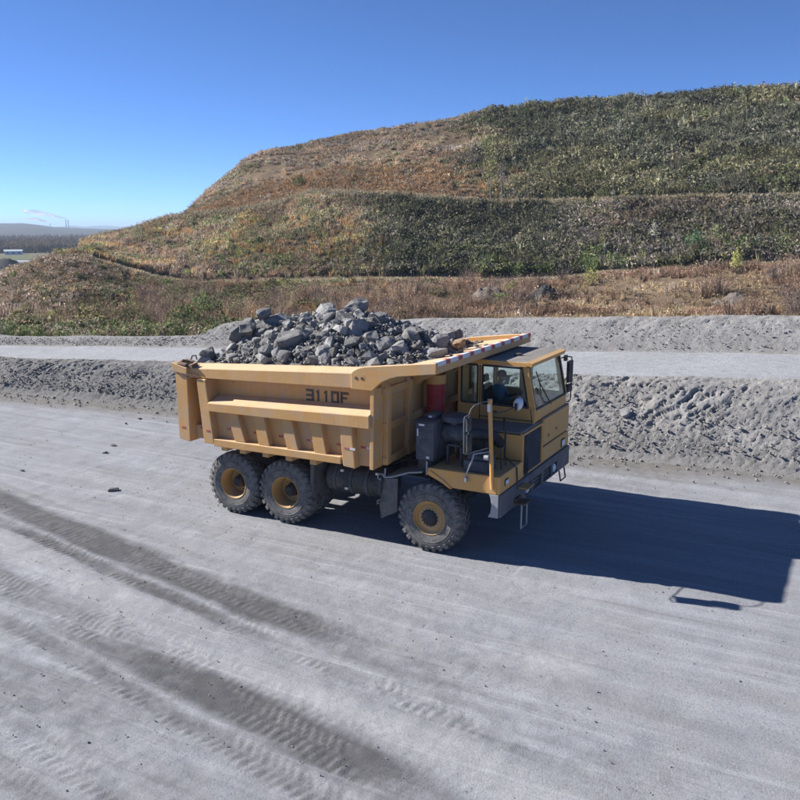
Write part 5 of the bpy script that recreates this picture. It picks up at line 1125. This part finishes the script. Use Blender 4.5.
def far_heap(u, d, rad, h, lab, seed):
    c = atz(u, d, -8.0); n, m_ = 30, 12; a = np.linspace(0, 2 * math.pi, n, endpoint=False); t = np.linspace(0, 1, m_); A, T = np.meshgrid(a, t); x = rad * T * np.cos(A); y = rad * T * np.sin(A)
    z = h * (1 - T ** 1.5) * (.75 + .5 * fbm(x * .5 + seed, y * .5, 3, seed)) - .3 * T; i = np.arange(n * m_).reshape(m_, n); Fq = np.stack([i[:-1], np.roll(i, -1, 1)[:-1], np.roll(i, -1, 1)[1:], i[1:]], -1).reshape(-1, 4)
    o = mesh_np('coal_heap', np.stack([x, y, z], -1).reshape(-1, 3), Fq, M['coal'], smooth=True); o.location = c; tag(o, lab, 'heap')
far_heap(3, 340, 7.5, 3.6, 'tall dark coal heap at the far left edge', 3); far_heap(14, 336, 4.5, 2.2, 'lower dark coal heap right of the tall one', 4); far_heap(22, 345, 2.6, 2.0, 'small grey coal heap right end of the row', 6)
# power station stacks with steam
def stack(u, v, d, r, lab):
    b = atz(u, d, -8.); top = at(u, v, d)[2]; H_ = top + 8
    m = MB(); m.lathe([(r * 1.5, -1), (r * 1.15, H_ * .5), (r, H_), (r * .8, H_), (r * .8, H_ - 2), (0, H_ - 2)], (0, 0, 0), 2, 16); e = m.build('chimney_stack', plain('stack_concrete', (.30, .29, .28), .9), None, 0, True); e.location = b; tag(e, lab, 'chimney'); 
    m = MB(); m.lathe([(r * 1.02, H_ * .86), (r * 1.03, H_ * .93)], (0, 0, 0), 2, 16); m.build('band', plain('stack_band', (.35, .12, .09), .9), e, 0, True); return at(u, v, d)
s1 = stack(66.3, 219.6, 3600, 1.9, 'left one of the twin chimney stacks on the horizon'); s2 = stack(68.6, 219.8, 3600, 1.9, 'right one of the twin chimney stacks on the horizon'); s3 = stack(50.3, 223.6, 3600, 1.6, 'short chimney stack left of the twin stacks')
def plume(tab, d, lab):
    N = NT('steam'); N.t.nodes.remove(N.b); d_ = N.n('ShaderNodeBsdfDiffuse'); d_.inputs[0].default_value = (.93, .93, .94, 1); tl = N.n('ShaderNodeBsdfTranslucent'); tl.inputs[0].default_value = (.93, .93, .94, 1); mx = N.n('ShaderNodeMixShader'); mx.inputs[0].default_value = .5
    tp = N.n('ShaderNodeBsdfTransparent'); m2 = N.n('ShaderNodeMixShader'); N.l(N.mapr(N.noise(.02, 5, .6), .34, .55, .2, .95), m2.inputs[0]); N.l(d_.outputs[0], mx.inputs[1]); N.l(tl.outputs[0], mx.inputs[2]); N.l(tp.outputs[0], m2.inputs[1]); N.l(mx.outputs[0], m2.inputs[2]); N.l(m2.outputs[0], N.out.inputs[0])
    P = [at(u, v, d) for u, v, r in tab]; Rr = [r * d / F for u, v, r in tab]; us = np.linspace(0, len(tab) - 1, 40); P = np.array(P); C_ = np.stack([np.interp(us, np.arange(len(tab)), P[:, k]) for k in range(3)], 1); rr = np.interp(us, np.arange(len(tab)), Rr)
    n = 16; V = []
    for k, (c, r) in enumerate(zip(C_, rr)):
        for j in range(n):
            a = 2 * math.pi * j / n; q = r * (.6 + .9 * float(fbm(np.array(k * .45), np.array(j * .7 if j < n / 2 else (n - j) * .7), 3, 97))) if 0 < k < 39 else r * .05
            V.append(c + (rgt * 0 + np.array([-rgt[1], rgt[0], 0])) * q * math.cos(a) + np.array([0, 0, 1.]) * q * math.sin(a))
    i = np.arange(40 * n).reshape(40, n); Fq = np.stack([i[:-1], np.roll(i, -1, 1)[:-1], np.roll(i, -1, 1)[1:], i[1:]], -1).reshape(-1, 4)
    o = mesh_np('steam_plume', np.array(V), Fq, N.m, smooth=True); tag(o, lab, 'steam'); return o
plume([(67, 218.6, .3), (62, 217.6, .5), (57, 216.6, .8), (50, 215.0, 1.5), (42, 213.6, 2.0), (34, 212.2, 2.1), (26, 211.3, 1.6), (20, 211, .3)], 3610, 'longer upper steam plume drifting left from the twin stacks')
plume([(50, 223, .2), (47, 221.8, .5), (42, 220.4, .8), (36, 219, 1.2), (30, 218.6, .9), (25, 218.5, .2)], 3610, 'lower small steam plume from the short stack')
# air
m = MB(); m.box(-9500, 9500, -9500, 9500, -10.5, 62); N = NT('haze'); N.t.nodes.remove(N.b); vo = N.n('ShaderNodeVolumePrincipled')
vo.inputs['Color'].default_value = (.60, .78, 1, 1); vo.inputs['Density'].default_value = .00022; vo.inputs['Anisotropy'].default_value = .1; N.l(vo.outputs[0], N.out.inputs['Volume'])
hz_ = m.build('haze', N.m); tag(hz_, kind='stuff')
